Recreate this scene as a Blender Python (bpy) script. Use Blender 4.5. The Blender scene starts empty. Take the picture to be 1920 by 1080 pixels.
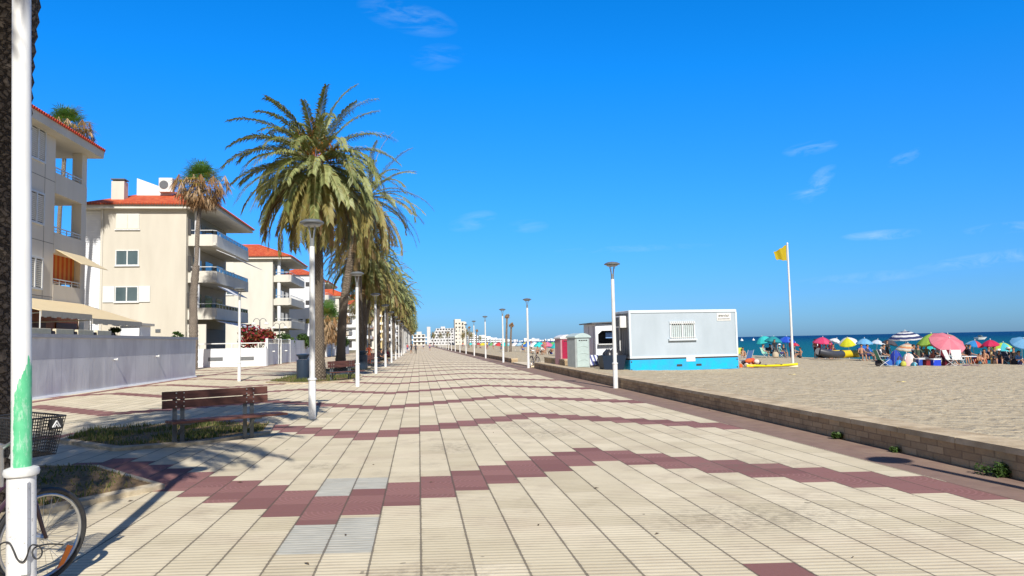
import bpy, math, random
from mathutils import Vector, Matrix, noise as mnoise
random.seed(7)
R = math.radians
SC = bpy.context.scene
COL = SC.collection

# ------------------------------------------------------------------ camera
F = 1400.0; EYE = Vector((0, 0, 1.71))
YAW, PITCH, ROLL = R(7.1907), R(4.1023), R(1.1687)
fw = Vector((math.sin(YAW)*math.cos(PITCH), math.cos(YAW)*math.cos(PITCH), math.sin(PITCH)))
r0 = Vector((math.cos(YAW), -math.sin(YAW), 0)); u0 = r0.cross(fw)
rt = r0*math.cos(ROLL) - u0*math.sin(ROLL); up = u0*math.cos(ROLL) + r0*math.sin(ROLL)
cam = bpy.data.cameras.new('camera'); camo = bpy.data.objects.new('camera', cam); COL.objects.link(camo)
cam.sensor_width = 36; cam.lens = F/1920*36; cam.clip_end = 90000; cam.clip_start = 0.1
M = Matrix((rt, up, -fw)).transposed().to_4x4(); M.translation = EYE; camo.matrix_world = M
SC.camera = camo
SC.render.resolution_x = 1024; SC.render.resolution_y = 576

# ------------------------------------------------------------------ sun and sky
SUN_EL, SUN_AZ = R(38.5), math.atan2(-0.095, 1.0)       # azimuth (from +Y) in which the shadows fall
sd = Vector((math.sin(SUN_AZ)*math.cos(SUN_EL), math.cos(SUN_AZ)*math.cos(SUN_EL), -math.sin(SUN_EL)))
sl = bpy.data.lights.new('sun', 'SUN'); sl.energy = 4.9; sl.angle = R(0.55); sl.color = (1.0, 0.955, 0.885)
so = bpy.data.objects.new('sun', sl); COL.objects.link(so); so.rotation_euler = sd.to_track_quat('-Z', 'Y').to_euler()
SC.view_settings.view_transform = 'Standard'; SC.view_settings.look = 'None'
SC.view_settings.exposure = 0.30; SC.view_settings.gamma = 1

# small expression layer over shader nodes
class V:
    def __init__(s, t, k): s.t, s.k = t, k
    def _m(s, op, *a):
        n = s.t.nodes.new('ShaderNodeMath'); n.operation = op
        for i, x in enumerate((s,)+a):
            if isinstance(x, V): s.t.links.new(x.k, n.inputs[i])
            else: n.inputs[i].default_value = x
        return V(s.t, n.outputs[0])
    def __add__(s, o): return s._m('ADD', o)
    def __radd__(s, o): return s._m('ADD', o)
    def __sub__(s, o): return s._m('SUBTRACT', o)
    def __rsub__(s, o): return (s*-1) + o
    def __mul__(s, o): return s._m('MULTIPLY', o)
    def __rmul__(s, o): return s._m('MULTIPLY', o)
    def __truediv__(s, o): return s._m('DIVIDE', o)
    def lt(s, o): return s._m('LESS_THAN', o)
    def gt(s, o): return s._m('GREATER_THAN', o)
    def floor(s): return s._m('FLOOR')
    def frac(s): return s._m('FRACT')
    def sin(s): return s._m('SINE')
    def abs(s): return s._m('ABSOLUTE')
    def min(s, o): return s._m('MINIMUM', o)
    def max(s, o): return s._m('MAXIMUM', o)
    def sqrt(s): return s._m('SQRT')
    def pw(s, o): return s._m('POWER', o)
    def pp(s, o): return s._m('PINGPONG', o)
    def clamp(s): return s.max(0.0).min(1.0)
    def map(s, a, b, c=0.0, d=1.0):
        n = s.t.nodes.new('ShaderNodeMapRange'); n.clamp = True
        s.t.links.new(s.k, n.inputs[0])
        for i, x in enumerate((a, b, c, d)): n.inputs[i+1].default_value = x
        return V(s.t, n.outputs[0])
def mixc(t, f, a, b):
    n = t.nodes.new('ShaderNodeMix'); n.data_type = 'RGBA'
    for s, x in ((0, f), (6, a), (7, b)):
        if isinstance(x, V): t.links.new(x.k, n.inputs[s])
        elif hasattr(x, 'is_output'): t.links.new(x, n.inputs[s])
        elif isinstance(x, (int, float)): n.inputs[s].default_value = x
        else: n.inputs[s].default_value = (*x, 1)
    return n.outputs[2]
def comb(t, x, y, z):
    n = t.nodes.new('ShaderNodeCombineXYZ')
    for i, v in enumerate((x, y, z)):
        if isinstance(v, V): t.links.new(v.k, n.inputs[i])
        else: n.inputs[i].default_value = v
    return n.outputs[0]
def sep(t, sock):
    n = t.nodes.new('ShaderNodeSeparateXYZ'); t.links.new(sock, n.inputs[0])
    return [V(t, n.outputs[i]) for i in range(3)]
def noi(t, vec, scale, detail=3, rough=0.55, dist=0.0):
    n = t.nodes.new('ShaderNodeTexNoise'); t.links.new(vec, n.inputs['Vector'])
    n.inputs['Scale'].default_value = scale; n.inputs['Detail'].default_value = detail
    n.inputs['Roughness'].default_value = rough; n.inputs['Distortion'].default_value = dist
    return V(t, n.outputs[0])
def whitenoise(t, vec):
    n = t.nodes.new('ShaderNodeTexWhiteNoise'); t.links.new(vec, n.inputs['Vector']); return V(t, n.outputs[0])

W = bpy.data.worlds.new('World'); SC.world = W; W.use_nodes = True
t = W.node_tree; t.nodes.clear()
sky = t.nodes.new('ShaderNodeTexSky'); sky.sky_type = 'NISHITA'; sky.sun_disc = False
sky.sun_elevation = SUN_EL; sky.sun_rotation = math.atan2(-sd.x, -sd.y); sky.air_density = 1.0; sky.dust_density = 0.6; sky.ozone_density = 2.0
tc = t.nodes.new('ShaderNodeTexCoord'); dx, dy, dz = sep(t, tc.outputs['Generated'])
az = V(t, dx.k)/dy.max(0.05)                     # tan of azimuth, sky in front of the viewer
el = dz/((dx*dx+dy*dy).sqrt())
# deep saturated Mediterranean blue: tint of the sky by elevation
grade = t.nodes.new('ShaderNodeValToRGB'); t.links.new(el.map(0.0, 1.5).k, grade.inputs[0])
cr = grade.color_ramp
cr.elements[0].position = 0.0; cr.elements[0].color = (0.36, 0.70, 1.36, 1)
cr.elements[1].position = 1.0; cr.elements[1].color = (0.03, 0.28, 0.62, 1)
for p, c in ((0.04, (0.27, 0.69, 1.38)), (0.12, (0.17, 0.83, 1.66)), (0.24, (0.05, 0.97, 1.98)), (0.34, (0.02, 0.95, 1.95)), (0.5, (0.02, .5, 1.1))):
    e = cr.elements.new(p); e.color = (*c, 1)
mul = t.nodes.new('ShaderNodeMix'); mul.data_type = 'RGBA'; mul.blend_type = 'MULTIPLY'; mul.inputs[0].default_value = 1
sunside = mixc(t, (dy*-1.0).map(-0.25, 0.75), grade.outputs[0], (.60, .55, .56))  # sky behind the viewer dimmed on purpose, to deepen the shadows
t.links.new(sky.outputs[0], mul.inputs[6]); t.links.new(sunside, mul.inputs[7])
cv = comb(t, az*2.2-el*2.0, el*9.0, 0.0)
wis = noi(t, cv, 6.0, 9, 0.65, 0.8)
def blob(a0, e0, wa, we, k=1.0, tilt=0.0):
    a = (az - a0)/wa; e = (el - e0 - (az-a0)*tilt)/we
    return ((a*a + e*e)*-1.0 + 1.0).clamp()*k
cl = None
for b in ((0.67, 0.119, 0.07, 0.007, 1.0, .0), (0.87, 0.116, .08, .007, 1.0, .0), (0.84, 0.082, 0.13, 0.009, 1.0, .05), (0.63, 0.068, 0.12, 0.008, .7, .03), (0.565, 0.235, .045, .010, .75, .05), (0.575, 0.190, .03, .018, .9, .6), (0.555, 0.178, .035, .007, .9, .1),
          (0.715, 0.211, .035, .009, .65, .25), (-0.01, 0.445, .07, .025, .40, -.2), (0.03, 0.39, .04, .02, .2, .1), (0.075, .163, .035, .014, .6, .2), (0.15, .155, .03, .010, .3, 0), (0.30, .12, .12, .005, .45, 0)):
    v = blob(*b); cl = v if cl is None else cl.max(v)
cloudf = (cl.pw(0.8)*wis.map(0.42, 0.72)).clamp()*0.55
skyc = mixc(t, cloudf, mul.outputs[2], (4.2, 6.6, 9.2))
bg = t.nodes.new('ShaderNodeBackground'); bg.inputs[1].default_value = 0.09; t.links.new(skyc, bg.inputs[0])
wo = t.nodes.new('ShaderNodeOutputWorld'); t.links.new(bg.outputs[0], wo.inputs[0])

# ------------------------------------------------------------------ helpers
def ray(px, py): return fw*F + rt*(px-960) - up*(py-540)
def gp(px, py, z=0.0):
    d = ray(px, py); p = EYE + d*((z-EYE.z)/d.z); return p
def ay(px, py, y):
    d = ray(px, py); return EYE + d*(y/d.y)
def ax(px, py, x):
    d = ray(px, py); return EYE + d*(x/d.x)
def lerp(a, b, f): return a+(b-a)*f
def S(r, g, b): return tuple(((c/255+0.055)/1.055)**2.4 if c > 10 else c/255/12.92 for c in (r, g, b))

def tag(o, label=None, cat=None, group=None, kind=None):
    if label: o['label'] = label
    if cat: o['category'] = cat
    if group: o['group'] = group
    if kind: o['kind'] = kind
    return o
def thing(name, label, cat, loc=(0, 0, 0), rz=0.0, group=None):
    o = bpy.data.objects.new(name, None); COL.objects.link(o); o.empty_display_size = 0.2
    o.location = loc; o.rotation_euler = (0, 0, rz)
    return tag(o, label, cat, group)
def copy_tree(o, loc, rz=0.0, label=None, scale=None):
    kids = KIDS[o.name]
    c = o.copy(); COL.objects.link(c); c.location = loc; c.rotation_euler = (0, 0, rz)
    if label: c['label'] = label
    if scale: c.scale = scale if not isinstance(scale, (int, float)) else (scale,)*3
    KIDS[c.name] = []
    for ch in kids:
        d = ch.copy(); COL.objects.link(d); d.parent = c; KIDS[c.name].append(d); KIDS[d.name] = []
        for g in KIDS.get(ch.name, []):
            e = g.copy(); COL.objects.link(e); e.parent = d; KIDS[d.name].append(e)
    return c
KIDS = {}

class MB:
    def __init__(s): s.v, s.f, s.m = [], [], []
    def face(s, pts, m=0):
        b = len(s.v); s.v += [tuple(p) for p in pts]; s.f.append(tuple(range(b, b+len(pts)))); s.m.append(m); return s
    def mesh(s, vs, fs, m=0):
        b = len(s.v); s.v += [tuple(p) for p in vs]
        for f in fs: s.f.append(tuple(b+i for i in f)); s.m.append(m)
        return s
    def hexa(s, p, m=0):    # 8 points: bottom 4 (ccw), top 4
        return s.mesh(p, [(3, 2, 1, 0), (4, 5, 6, 7), (0, 1, 5, 4), (1, 2, 6, 5), (2, 3, 7, 6), (3, 0, 4, 7)], m)
    def box(s, x0, x1, y0, y1, z0, z1, m=0):
        return s.hexa([(x0, y0, z0), (x1, y0, z0), (x1, y1, z0), (x0, y1, z0), (x0, y0, z1), (x1, y0, z1), (x1, y1, z1), (x0, y1, z1)], m)
    def bbox(s, x0, x1, y0, y1, z0, z1, b=0.01, m=0):   # box with chamfered vertical and top edges
        ring = lambda a, z: [(x0+b-a, y0-a+0, z) , (x1-b+a, y0-a, z), (x1+a, y0+b-a, z), (x1+a, y1-b+a, z), (x1-b+a, y1+a, z), (x0+b-a, y1+a, z), (x0-a, y1-b+a, z), (x0-a, y0+b-a, z)]
        rs = [ring(0, z0), ring(0, z1-b), ring(-b, z1)]
        vs = sum(rs, []); fs = [tuple(range(7, -1, -1)), tuple(range(16, 24))]
        for k in range(2):
            for i in range(8): j = (i+1) % 8; fs.append((k*8+i, k*8+j, k*8+8+j, k*8+8+i))
        return s.mesh(vs, fs, m)
    def bar(s, a, b, w, h, m=0, upv=(0, 0, 1)):
        a, b = Vector(a), Vector(b); d = (b-a).normalized(); u = Vector(upv)
        if abs(d.dot(u)) > .98: u = Vector((1, 0, 0))
        x = d.cross(u).normalized()*w/2; y = x.cross(d).normalized()*h/2
        return s.hexa([a-x-y, a+x-y, b+x-y, b-x-y, a-x+y, a+x+y, b+x+y, b-x+y], m)
    def tube(s, pts, rad, n=8, m=0, cap=True, closed=False):
        pts = [Vector(p) for p in pts]; k = len(pts)
        if not hasattr(rad, '__len__'): rad = [rad]*k
        vs, fs = [], []; px = None
        for i, p in enumerate(pts):
            d = (pts[(i+1) % k] - pts[i-1]) if closed else (pts[min(i+1, k-1)] - pts[max(i-1, 0)])
            if d.length < 1e-9: d = Vector((0, 0, 1))
            d.normalize()
            if px is None:
                u = Vector((0, 0, 1)) if abs(d.z) < .95 else Vector((1, 0, 0)); px = d.cross(u).normalized()
            else:
                px = (px - d*px.dot(d)); px = px.normalized() if px.length > 1e-6 else d.orthogonal().normalized()
            py = d.cross(px)
            for j in range(n):
                a = 2*math.pi*j/n; vs.append(p + (px*math.cos(a)+py*math.sin(a))*rad[i])
        for i in range(k if closed else k-1):
            for j in range(n):
                q = (j+1) % n; i2 = (i+1) % k
                fs.append((i*n+j, i*n+q, i2*n+q, i2*n+j))
        if cap and not closed: fs += [tuple(range(n-1, -1, -1)), tuple(range((k-1)*n, k*n))]
        return s.mesh(vs, fs, m)
    def lathe(s, prof, c=(0, 0, 0), n=20, m=0, cap=True):
        vs, fs = [], []
        for r, z in prof:
            for j in range(n):
                a = 2*math.pi*j/n; vs.append((c[0]+r*math.cos(a), c[1]+r*math.sin(a), c[2]+z))
        for i in range(len(prof)-1):
            for j in range(n): q = (j+1) % n; fs.append((i*n+j, i*n+q, (i+1)*n+q, (i+1)*n+j))
        if cap: fs += [tuple(range(n-1, -1, -1)), tuple(range((len(prof)-1)*n, len(prof)*n))]
        return s.mesh(vs, fs, m)
    def prism(s, poly, z0, z1, m=0):
        n = len(poly); vs = [(x, y, z0) for x, y in poly]+[(x, y, z1) for x, y in poly]
        fs = [tuple(range(n-1, -1, -1)), tuple(range(n, 2*n))]+[(i, (i+1) % n, n+(i+1) % n, n+i) for i in range(n)]
        return s.mesh(vs, fs, m)
    def xf(s, mat):
        s.v = [tuple(mat @ Vector(p)) for p in s.v]; return s
    def build(s, name, mats, parent=None, smooth=False, loc=None, keep=False):
        me = bpy.data.meshes.new(name); me.from_pydata(s.v, [], s.f)
        if not isinstance(mats, (list, tuple)): mats = [mats]
        for x in mats: me.materials.append(x)
        if len(mats) > 1: me.polygons.foreach_set('material_index', s.m)
        if smooth: me.polygons.foreach_set('use_smooth', [True]*len(me.polygons))
        me.update()
        o = bpy.data.objects.new(name, me); COL.objects.link(o)
        if parent is not None:
            o.parent = parent; KIDS.setdefault(parent.name, []).append(o)
        if loc: o.location = loc
        KIDS.setdefault(o.name, [])
        if smooth and len(me.polygons) < 60000:
            try: me.set_sharp_from_angle(angle=R(40))
            except Exception: pass
        return o

MATS = {}
def mat(name, c, rough=0.7, c2=None, scale=4.0, amt=0.5, bump=0.0, bscale=30.0, metal=0.0, spec=0.4, stretch=(1, 1, 1), coat=0.0, detail=4, trans=0.0):
    if name in MATS: return MATS[name]
    m = bpy.data.materials.new(name); m.use_nodes = True; nt = m.node_tree; b = nt.nodes['Principled BSDF']
    tcn = nt.nodes.new('ShaderNodeTexCoord'); mp = nt.nodes.new('ShaderNodeMapping'); mp.inputs[3].default_value = stretch
    nt.links.new(tcn.outputs['Object'], mp.inputs[0])
    if c2 is None: c2 = tuple(x*0.82 for x in c)
    nz = noi(nt, mp.outputs[0], scale, detail)
    nt.links.new(mixc(nt, nz.map(0.5-0.28/max(amt, .01)*0.5, 0.5+0.28/max(amt, .01)*0.5), c2, c), b.inputs['Base Color'])
    b.inputs['Roughness'].default_value = rough; b.inputs['Metallic'].default_value = metal
    b.inputs['Specular IOR Level'].default_value = spec
    if coat: b.inputs['Coat Weight'].default_value = coat
    if trans:
        b.inputs['Subsurface Weight'].default_value = 0
    if bump:
        bn = nt.nodes.new('ShaderNodeBump'); bn.inputs['Strength'].default_value = 1; bn.inputs['Distance'].default_value = bump
        nt.links.new(noi(nt, mp.outputs[0], bscale, 4).k, bn.inputs['Height']); nt.links.new(bn.outputs[0], b.inputs['Normal'])
    MATS[name] = m; return m
def newmat(name):
    m = bpy.data.materials.new(name); m.use_nodes = True; nt = m.node_tree; b = nt.nodes['Principled BSDF']
    g = nt.nodes.new('ShaderNodeNewGeometry'); MATS[name] = m
    return m, nt, b, g.outputs['Position']
def setc(nt, b, sock): nt.links.new(sock, b.inputs['Base Color'])
def setbump(nt, b, h, dist):
    bn = nt.nodes.new('ShaderNodeBump'); bn.inputs['Strength'].default_value = 1; bn.inputs['Distance'].default_value = dist
    nt.links.new(h.k, bn.inputs['Height']); nt.links.new(bn.outputs[0], b.inputs['Normal'])
def translucent(m, f=0.3, tint=(1.3, 1.3, .6)):
    nt = m.node_tree; b = nt.nodes['Principled BSDF']; out = [n for n in nt.nodes if n.type == 'OUTPUT_MATERIAL'][0]
    tr = nt.nodes.new('ShaderNodeBsdfTranslucent'); mx = nt.nodes.new('ShaderNodeMixShader'); mx.inputs[0].default_value = f
    lk = b.inputs['Base Color'].links
    if lk:
        mu = nt.nodes.new('ShaderNodeMix'); mu.data_type = 'RGBA'; mu.blend_type = 'MULTIPLY'; mu.inputs[0].default_value = 1
        nt.links.new(lk[0].from_socket, mu.inputs[6]); mu.inputs[7].default_value = (*tint, 1); nt.links.new(mu.outputs[2], tr.inputs[0])
    nt.links.new(b.outputs[0], mx.inputs[1]); nt.links.new(tr.outputs[0], mx.inputs[2]); nt.links.new(mx.outputs[0], out.inputs[0])
    return m

# ---- pavement: 40 cm strips, stepped maroon zigzag bands, ribbed tiles
def pavement():
    m, nt, b, pos = newmat('paving'); x, y, z = sep(nt, pos)
    c = (x/0.4).floor(); y2 = y + x*0.11
    mm = (c+3.0).pp(9.0)
    u = y2 - mm*0.375 - 7.55
    uf = ((u+u.lt(0.0)*0.19)/6.12).frac()*6.12
    red = uf.lt(1.17)
    border = x.gt(6.02)
    lb = x.lt(-12.75)*x.gt(-13.15)
    redm = red.max(lb)
    row = (u/0.39).floor()
    rnd = whitenoise(nt, comb(nt, c, row, 0.0)); rnd2 = whitenoise(nt, comb(nt, c, (u/1.55).floor(), 3.0))
    big = noi(nt, pos, 0.35, 4, 0.6); mid = noi(nt, pos, 1.6, 6, 0.68); fine = noi(nt, pos, 26.0, 4, 0.6)
    streak = noi(nt, comb(nt, x*1.2, y2*14.0, 0.0), 3.0, 4, 0.6)
    cream = mixc(nt, (rnd*0.35+rnd2*0.35+fine*0.3), S(194, 182, 152), S(232, 220, 192))
    cream = mixc(nt, streak.map(0.45, 0.75)*0.35, cream, S(188, 171, 142))
    pinkish = noi(nt, pos, 0.8, 3).map(.5, .75)*0.22
    cream = mixc(nt, pinkish, cream, S(205, 178, 158))
    redc = mixc(nt, rnd*0.6+fine*0.4, S(122, 84, 80), S(149, 109, 101))
    # swirls worn into the maroon tiles
    fx = (x/0.4).frac(); fy = (u/0.39).frac(); ca = rnd.gt(0.5); cb = rnd2.gt(0.5)
    rr = ((fx-ca)*(fx-ca) + (fy-cb)*(fy-cb)).sqrt()
    sw = (rr*42.0).sin().gt(0.55)*(rnd.gt(0.25))
    redc = mixc(nt, sw*0.22, redc, S(178, 132, 130))
    bordc = mixc(nt, noi(nt, pos, 3.0, 5, .65), S(112, 90, 80), S(152, 127, 114))
    col = mixc(nt, redm, cream, redc); col = mixc(nt, border, col, bordc)
    # the pair of replaced pale grey tiles
    g1 = c.gt(-3.5)*c.lt(-1.5)
    gr = g1*(y2.gt(6.35)*y2.lt(7.62) + y2.gt(8.7)*y2.lt(9.85)).min(1.0)*(1.0-red)
    gcol = mixc(nt, streak.map(.4, .6), S(165, 168, 162), S(198, 196, 184))
    col = mixc(nt, gr*0.85, col, gcol)
    # ribs
    rib = ((y2*(2*math.pi/0.078)).sin()*0.5+0.5).pw(2.0)
    ribm = (1.0-redm)*(1.0-border)
    near = y.map(10.0, 24.0, 1.0, 0.35)
    col = mixc(nt, (rib*ribm*near*(mid.map(.3, .7)*0.4+0.15)), col, S(120, 104, 78))
    # seams
    sx = ((x/0.4).frac()-0.5).abs()*-1.0 + 0.5
    wv = noi(nt, comb(nt, x*3.0, y*0.6, 0.0), 2.0, 2)
    chip = noi(nt, pos, 22.0, 4, .75).map(.50, .72)
    seam = sx.lt(wv*0.022+0.009+chip*0.022)*(1.0-border)
    brd = border*(((x-6.02)/0.35).frac().lt(0.03))
    col = mixc(nt, (seam.max(brd*0.5))*0.72, col, S(84, 76, 66))
    sdirt = (1.0-sx.map(0.0, 0.11))*noi(nt, pos, 3.5, 5, .7).map(.48, .7)
    col = mixc(nt, sdirt*0.4, col, S(118, 106, 86))
    cross = (u/0.39).frac().lt(0.03)
    tl = redm.max(((u/1.56).frac().lt(0.009)))
    col = mixc(nt, cross*tl*0.35, col, S(100, 88, 76))
    # worn dirt, stains and gum
    st = (mid.map(0.53, 0.75)*big.map(0.42, 0.62))
    col = mixc(nt, st*0.5, col, S(128, 116, 100))
    for (cx, cy, rx, ry) in ((0.55, 12.4, .55, .8), (2.4, 13.9, .8, .9), (3.2, 6.9, 1.4, .7), (0.1, 5.7, .6, .4), (1.8, 15.3, 1.2, .8), (4.3, 9.6, 1.1, .6), (-1.4, 11.0, .5, .3)):
        d = ((x-cx)/rx)*((x-cx)/rx)+((y-cy)/ry)*((y-cy)/ry)
        sp = (1.0-d).clamp()*noi(nt, pos, 9.0, 5, .7).map(.44, .62)
        col = mixc(nt, sp*0.5, col, S(112, 102, 88))
    dn = noi(nt, pos, 5.2, 2).gt(0.745)
    col = mixc(nt, dn*0.5, col, S(70, 62, 54))
    edge = (x.map(5.9, 6.9)*noi(nt, pos, 2.2, 5, .7).map(.4, .7))
    col = mixc(nt, edge*0.35, col, S(178, 160, 132))
    setc(nt, b, col); b.inputs['Roughness'].default_value = 0.85; b.inputs['Specular IOR Level'].default_value = 0.2
    setbump(nt, b, (rib*ribm*-0.5) - seam*1.5 + fine*0.25, 0.005)
    return m
def sandmat():
    m, nt, b, pos = newmat('beach_sand'); x, y, z = sep(nt, pos)
    n1 = noi(nt, pos, 0.12, 4); n2 = noi(nt, pos, 2.4, 5, .6); n3 = noi(nt, pos, 40, 3)
    foot = noi(nt, pos, 3.2, 3, .5, .4)
    col = mixc(nt, n1*0.5+n2*0.5, S(170, 157, 132), S(197, 184, 157))
    col = mixc(nt, foot.map(.36, .52, 1.0, 0.0)*0.4, col, S(150, 130, 100))
    col = mixc(nt, n3.map(.5, .8)*0.35, col, S(200, 180, 146))
    sp = noi(nt, pos, 11, 1).gt(.77)
    col = mixc(nt, sp*0.6, col, S(235, 228, 214))
    wet = z.map(-1.12, -0.85, 1.0, 0.0)
    col = mixc(nt, wet*0.6, col, S(120, 103, 80))
    setc(nt, b, col); b.inputs['Roughness'].default_value = 0.95; b.inputs['Specular IOR Level'].default_value = 0.1
    setbump(nt, b, foot*1.0+n2*0.8+n3*0.10, 0.13)
    return m
def seamat():
    m, nt, b, pos = newmat('sea_water'); x, y, z = sep(nt, pos)
    d = x + noi(nt, comb(nt, x*.02, y*.004, 0.0), 2.0, 3)*30.0
    r = nt.nodes.new('ShaderNodeValToRGB'); nt.links.new(d.map(45, 1000).k, r.inputs[0]); cr = r.color_ramp
    cr.elements[0].color = (0.008, 0.135, 0.125, 1); cr.elements[1].color = (0.0, 0.020, 0.080, 1); cr.elements[1].position = .8
    for p, c in ((.10, (0.004, .100, .110)), (.24, (0.0, .055, .092)), (.42, (0.0, .028, .082))): e = cr.elements.new(p); e.color = (*c, 1)
    wv = noi(nt, comb(nt, x*.25, y*.09, 0.0), 3.0, 4)
    col = mixc(nt, wv.map(.4, .65)*0.3, r.outputs[0], (0.0, .04, .09))
    foam = noi(nt, comb(nt, x*1.2, y*.12, 0.0), 2.2, 3).map(.55, .62)*x.map(42.5, 46.0, 1.0, 0.0)
    col = mixc(nt, foam, col, (.7, .75, .75))
    setc(nt, b, col); b.inputs['Roughness'].default_value = 0.42; b.inputs['Specular IOR Level'].default_value = 0.06
    h = noi(nt, comb(nt, x*.8, y*.35, 0.0), 1.2, 5, .6)
    setbump(nt, b, h, 0.5)
    return m
M_PAVE, M_SAND, M_SEA = pavement(), sandmat(), seamat()
M_LAND = mat('far_land', S(150, 132, 104), .95, S(96, 100, 66), 0.02, .6)
M_KERB = mat('concrete_kerb', S(206, 192, 164), .85, S(148, 132, 106), 5, .7, .004, 30)
M_SOIL = mat('dry_soil', S(146, 120, 84), .95, S(104, 84, 56), 5, .8, .03, 14)
M_CONC = mat('pale_concrete', S(222, 207, 178), .85, S(200, 183, 152), 1.0, .6)
M_WHITE = mat('white_paint', (.72, .73, .72), .42, (.56, .56, .53), 5, .55, stretch=(2, 2, .8))
M_WHITEWALL = mat('white_render', (.78, .79, .80), .8, (.68, .69, .70), 1.2, .4)
M_CREAM = mat('cream_render', (.58, .54, .45), .85, (.49, .45, .37), .7, .6, .003, 60, stretch=(1, 1, .22))
M_CREAM2 = mat('pale_cream_render', (.66, .63, .55), .85, (.56, .53, .46), .7, .6, stretch=(1, 1, .25))
M_BEIGE = mat('beige_panels', (.76, .69, .57), .85, (.66, .59, .48), .8, .5, stretch=(1, 1, .25))
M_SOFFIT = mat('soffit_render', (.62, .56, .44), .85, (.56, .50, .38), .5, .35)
M_GREYWALL = None
M_DARK = mat('dark_interior', (.035, .035, .04), .5, (.06, .055, .05), 1, .5)
M_GLASS = mat('window_glass', (.10, .14, .15), .08, (.05, .08, .09), .6, .4, spec=.8)
M_BLUEGLASS = mat('blue_rail_glass', (.14, .24, .34), .1, (.08, .2, .32), 1, .4, spec=.8)
M_METAL = mat('galvanised_metal', (.36, .37, .37), .4, (.26, .27, .27), 8, .5, metal=.5)
M_GREY = mat('grey_metal', (.16, .17, .18), .45, (.11, .12, .13), 8, .5, metal=.3)
M_WOOD = mat('brown_plank', S(104, 66, 56), .55, S(70, 42, 38), 4, .7, .002, 40, stretch=(.6, 6, 6))
M_ORANGE = mat('varnished_wood', S(176, 104, 50), .5, S(140, 76, 34), 2, .6, stretch=(1, 6, 1))
M_AWN = mat('canvas_awning', S(226, 208, 170), .85, S(205, 184, 142), 2, .4, stretch=(1, 5, 1))
M_AWNW = mat('white_awning', (.75, .76, .78), .8, (.65, .66, .7), 2, .4)
M_BLACK = mat('black_rubber', (.02, .02, .022), .55, (.035, .035, .035), 20, .5)
M_CHROME = mat('worn_alloy', (.55, .56, .57), .28, (.4, .41, .42), 20, .4, metal=.8)
M_NAVY = mat('navy_metal', (.02, .035, .06), .38, (.03, .05, .08), 3, .5)
def tilemat():
    m = bpy.data.materials.new('roof_tiles'); m.use_nodes = True; nt = m.node_tree; b = nt.nodes['Principled BSDF']
    tcn = nt.nodes.new('ShaderNodeTexCoord'); x, y, z = sep(nt, tcn.outputs['Object'])
    nx, ny, nz = sep(nt, nt.nodes.new('ShaderNodeNewGeometry').outputs['True Normal'])
    useX = ny.abs().gt(0.05)*ny.abs().gt((nx.abs()))
    cc = x*useX + y*(1.0-useX)
    w = (cc*(2*math.pi/0.24)).sin()*0.5+0.5
    rows = (z*(1/0.17)).frac()
    rnd = whitenoise(nt, comb(nt, (cc/0.24).floor(), (z/0.17).floor(), 0.0))
    col = mixc(nt, rnd, S(196, 74, 34), S(222, 112, 62))
    col = mixc(nt, (1.0-w).pw(3.0)*0.55, col, S(120, 44, 24)); col = mixc(nt, rows.lt(.16)*0.5, col, S(110, 44, 28))
    setc(nt, b, col); b.inputs['Roughness'].default_value = .85; setbump(nt, b, w, 0.05); MATS['roof_tiles'] = m; return m
M_TILE = tilemat()
def stonemat():
    m, nt, b, pos = newmat('sandstone_blocks'); x, y, z = sep(nt, pos)
    row = (z/0.098).floor(); off = whitenoise(nt, comb(nt, row, 1.0, 0.0))*0.5
    yy = y/0.34 + off + row*0.5; jit = whitenoise(nt, comb(nt, yy.floor(), row, 2.0))
    e = (yy.frac()-0.5).abs(); f = ((z/0.098).frac()-0.5).abs()
    mort = e.gt(0.465).max(f.gt(0.43))
    pier = ((y/2.15).frac().lt(0.03)).max(z.gt(0.335))
    n = noi(nt, pos, 14, 5, .65)
    col = mixc(nt, jit*0.55+n*0.45, S(146, 122, 92), S(204, 180, 142))
    col = mixc(nt, mort*0.42, col, S(108, 92, 72))
    col = mixc(nt, noi(nt, pos, 1.5, 5).map(.5, .72)*0.5, col, S(86, 74, 60))
    setc(nt, b, col); b.inputs['Roughness'].default_value = .9; setbump(nt, b, n*0.8-mort*1.0+jit*0.6, .02); return m
M_STONE = stonemat()
def greywall():
    m, nt, b, pos = newmat('grey_sheet_fence'); x, y, z = sep(nt, pos)
    n = noi(nt, comb(nt, x*.4, y*.35, z*.12), 2.6, 4, .55, 1.0); j = (y/2.35).frac().lt(.012).max(((z-1.42).abs()).lt(.008))
    col = mixc(nt, n.map(.3, .7), (.50, .495, .515), (.66, .655, .67)); col = mixc(nt, j*0.5, col, (.25, .25, .28))
    setc(nt, b, col); b.inputs['Roughness'].default_value = .6; setbump(nt, b, n, .03); return m
M_GREYWALL = greywall()

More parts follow.
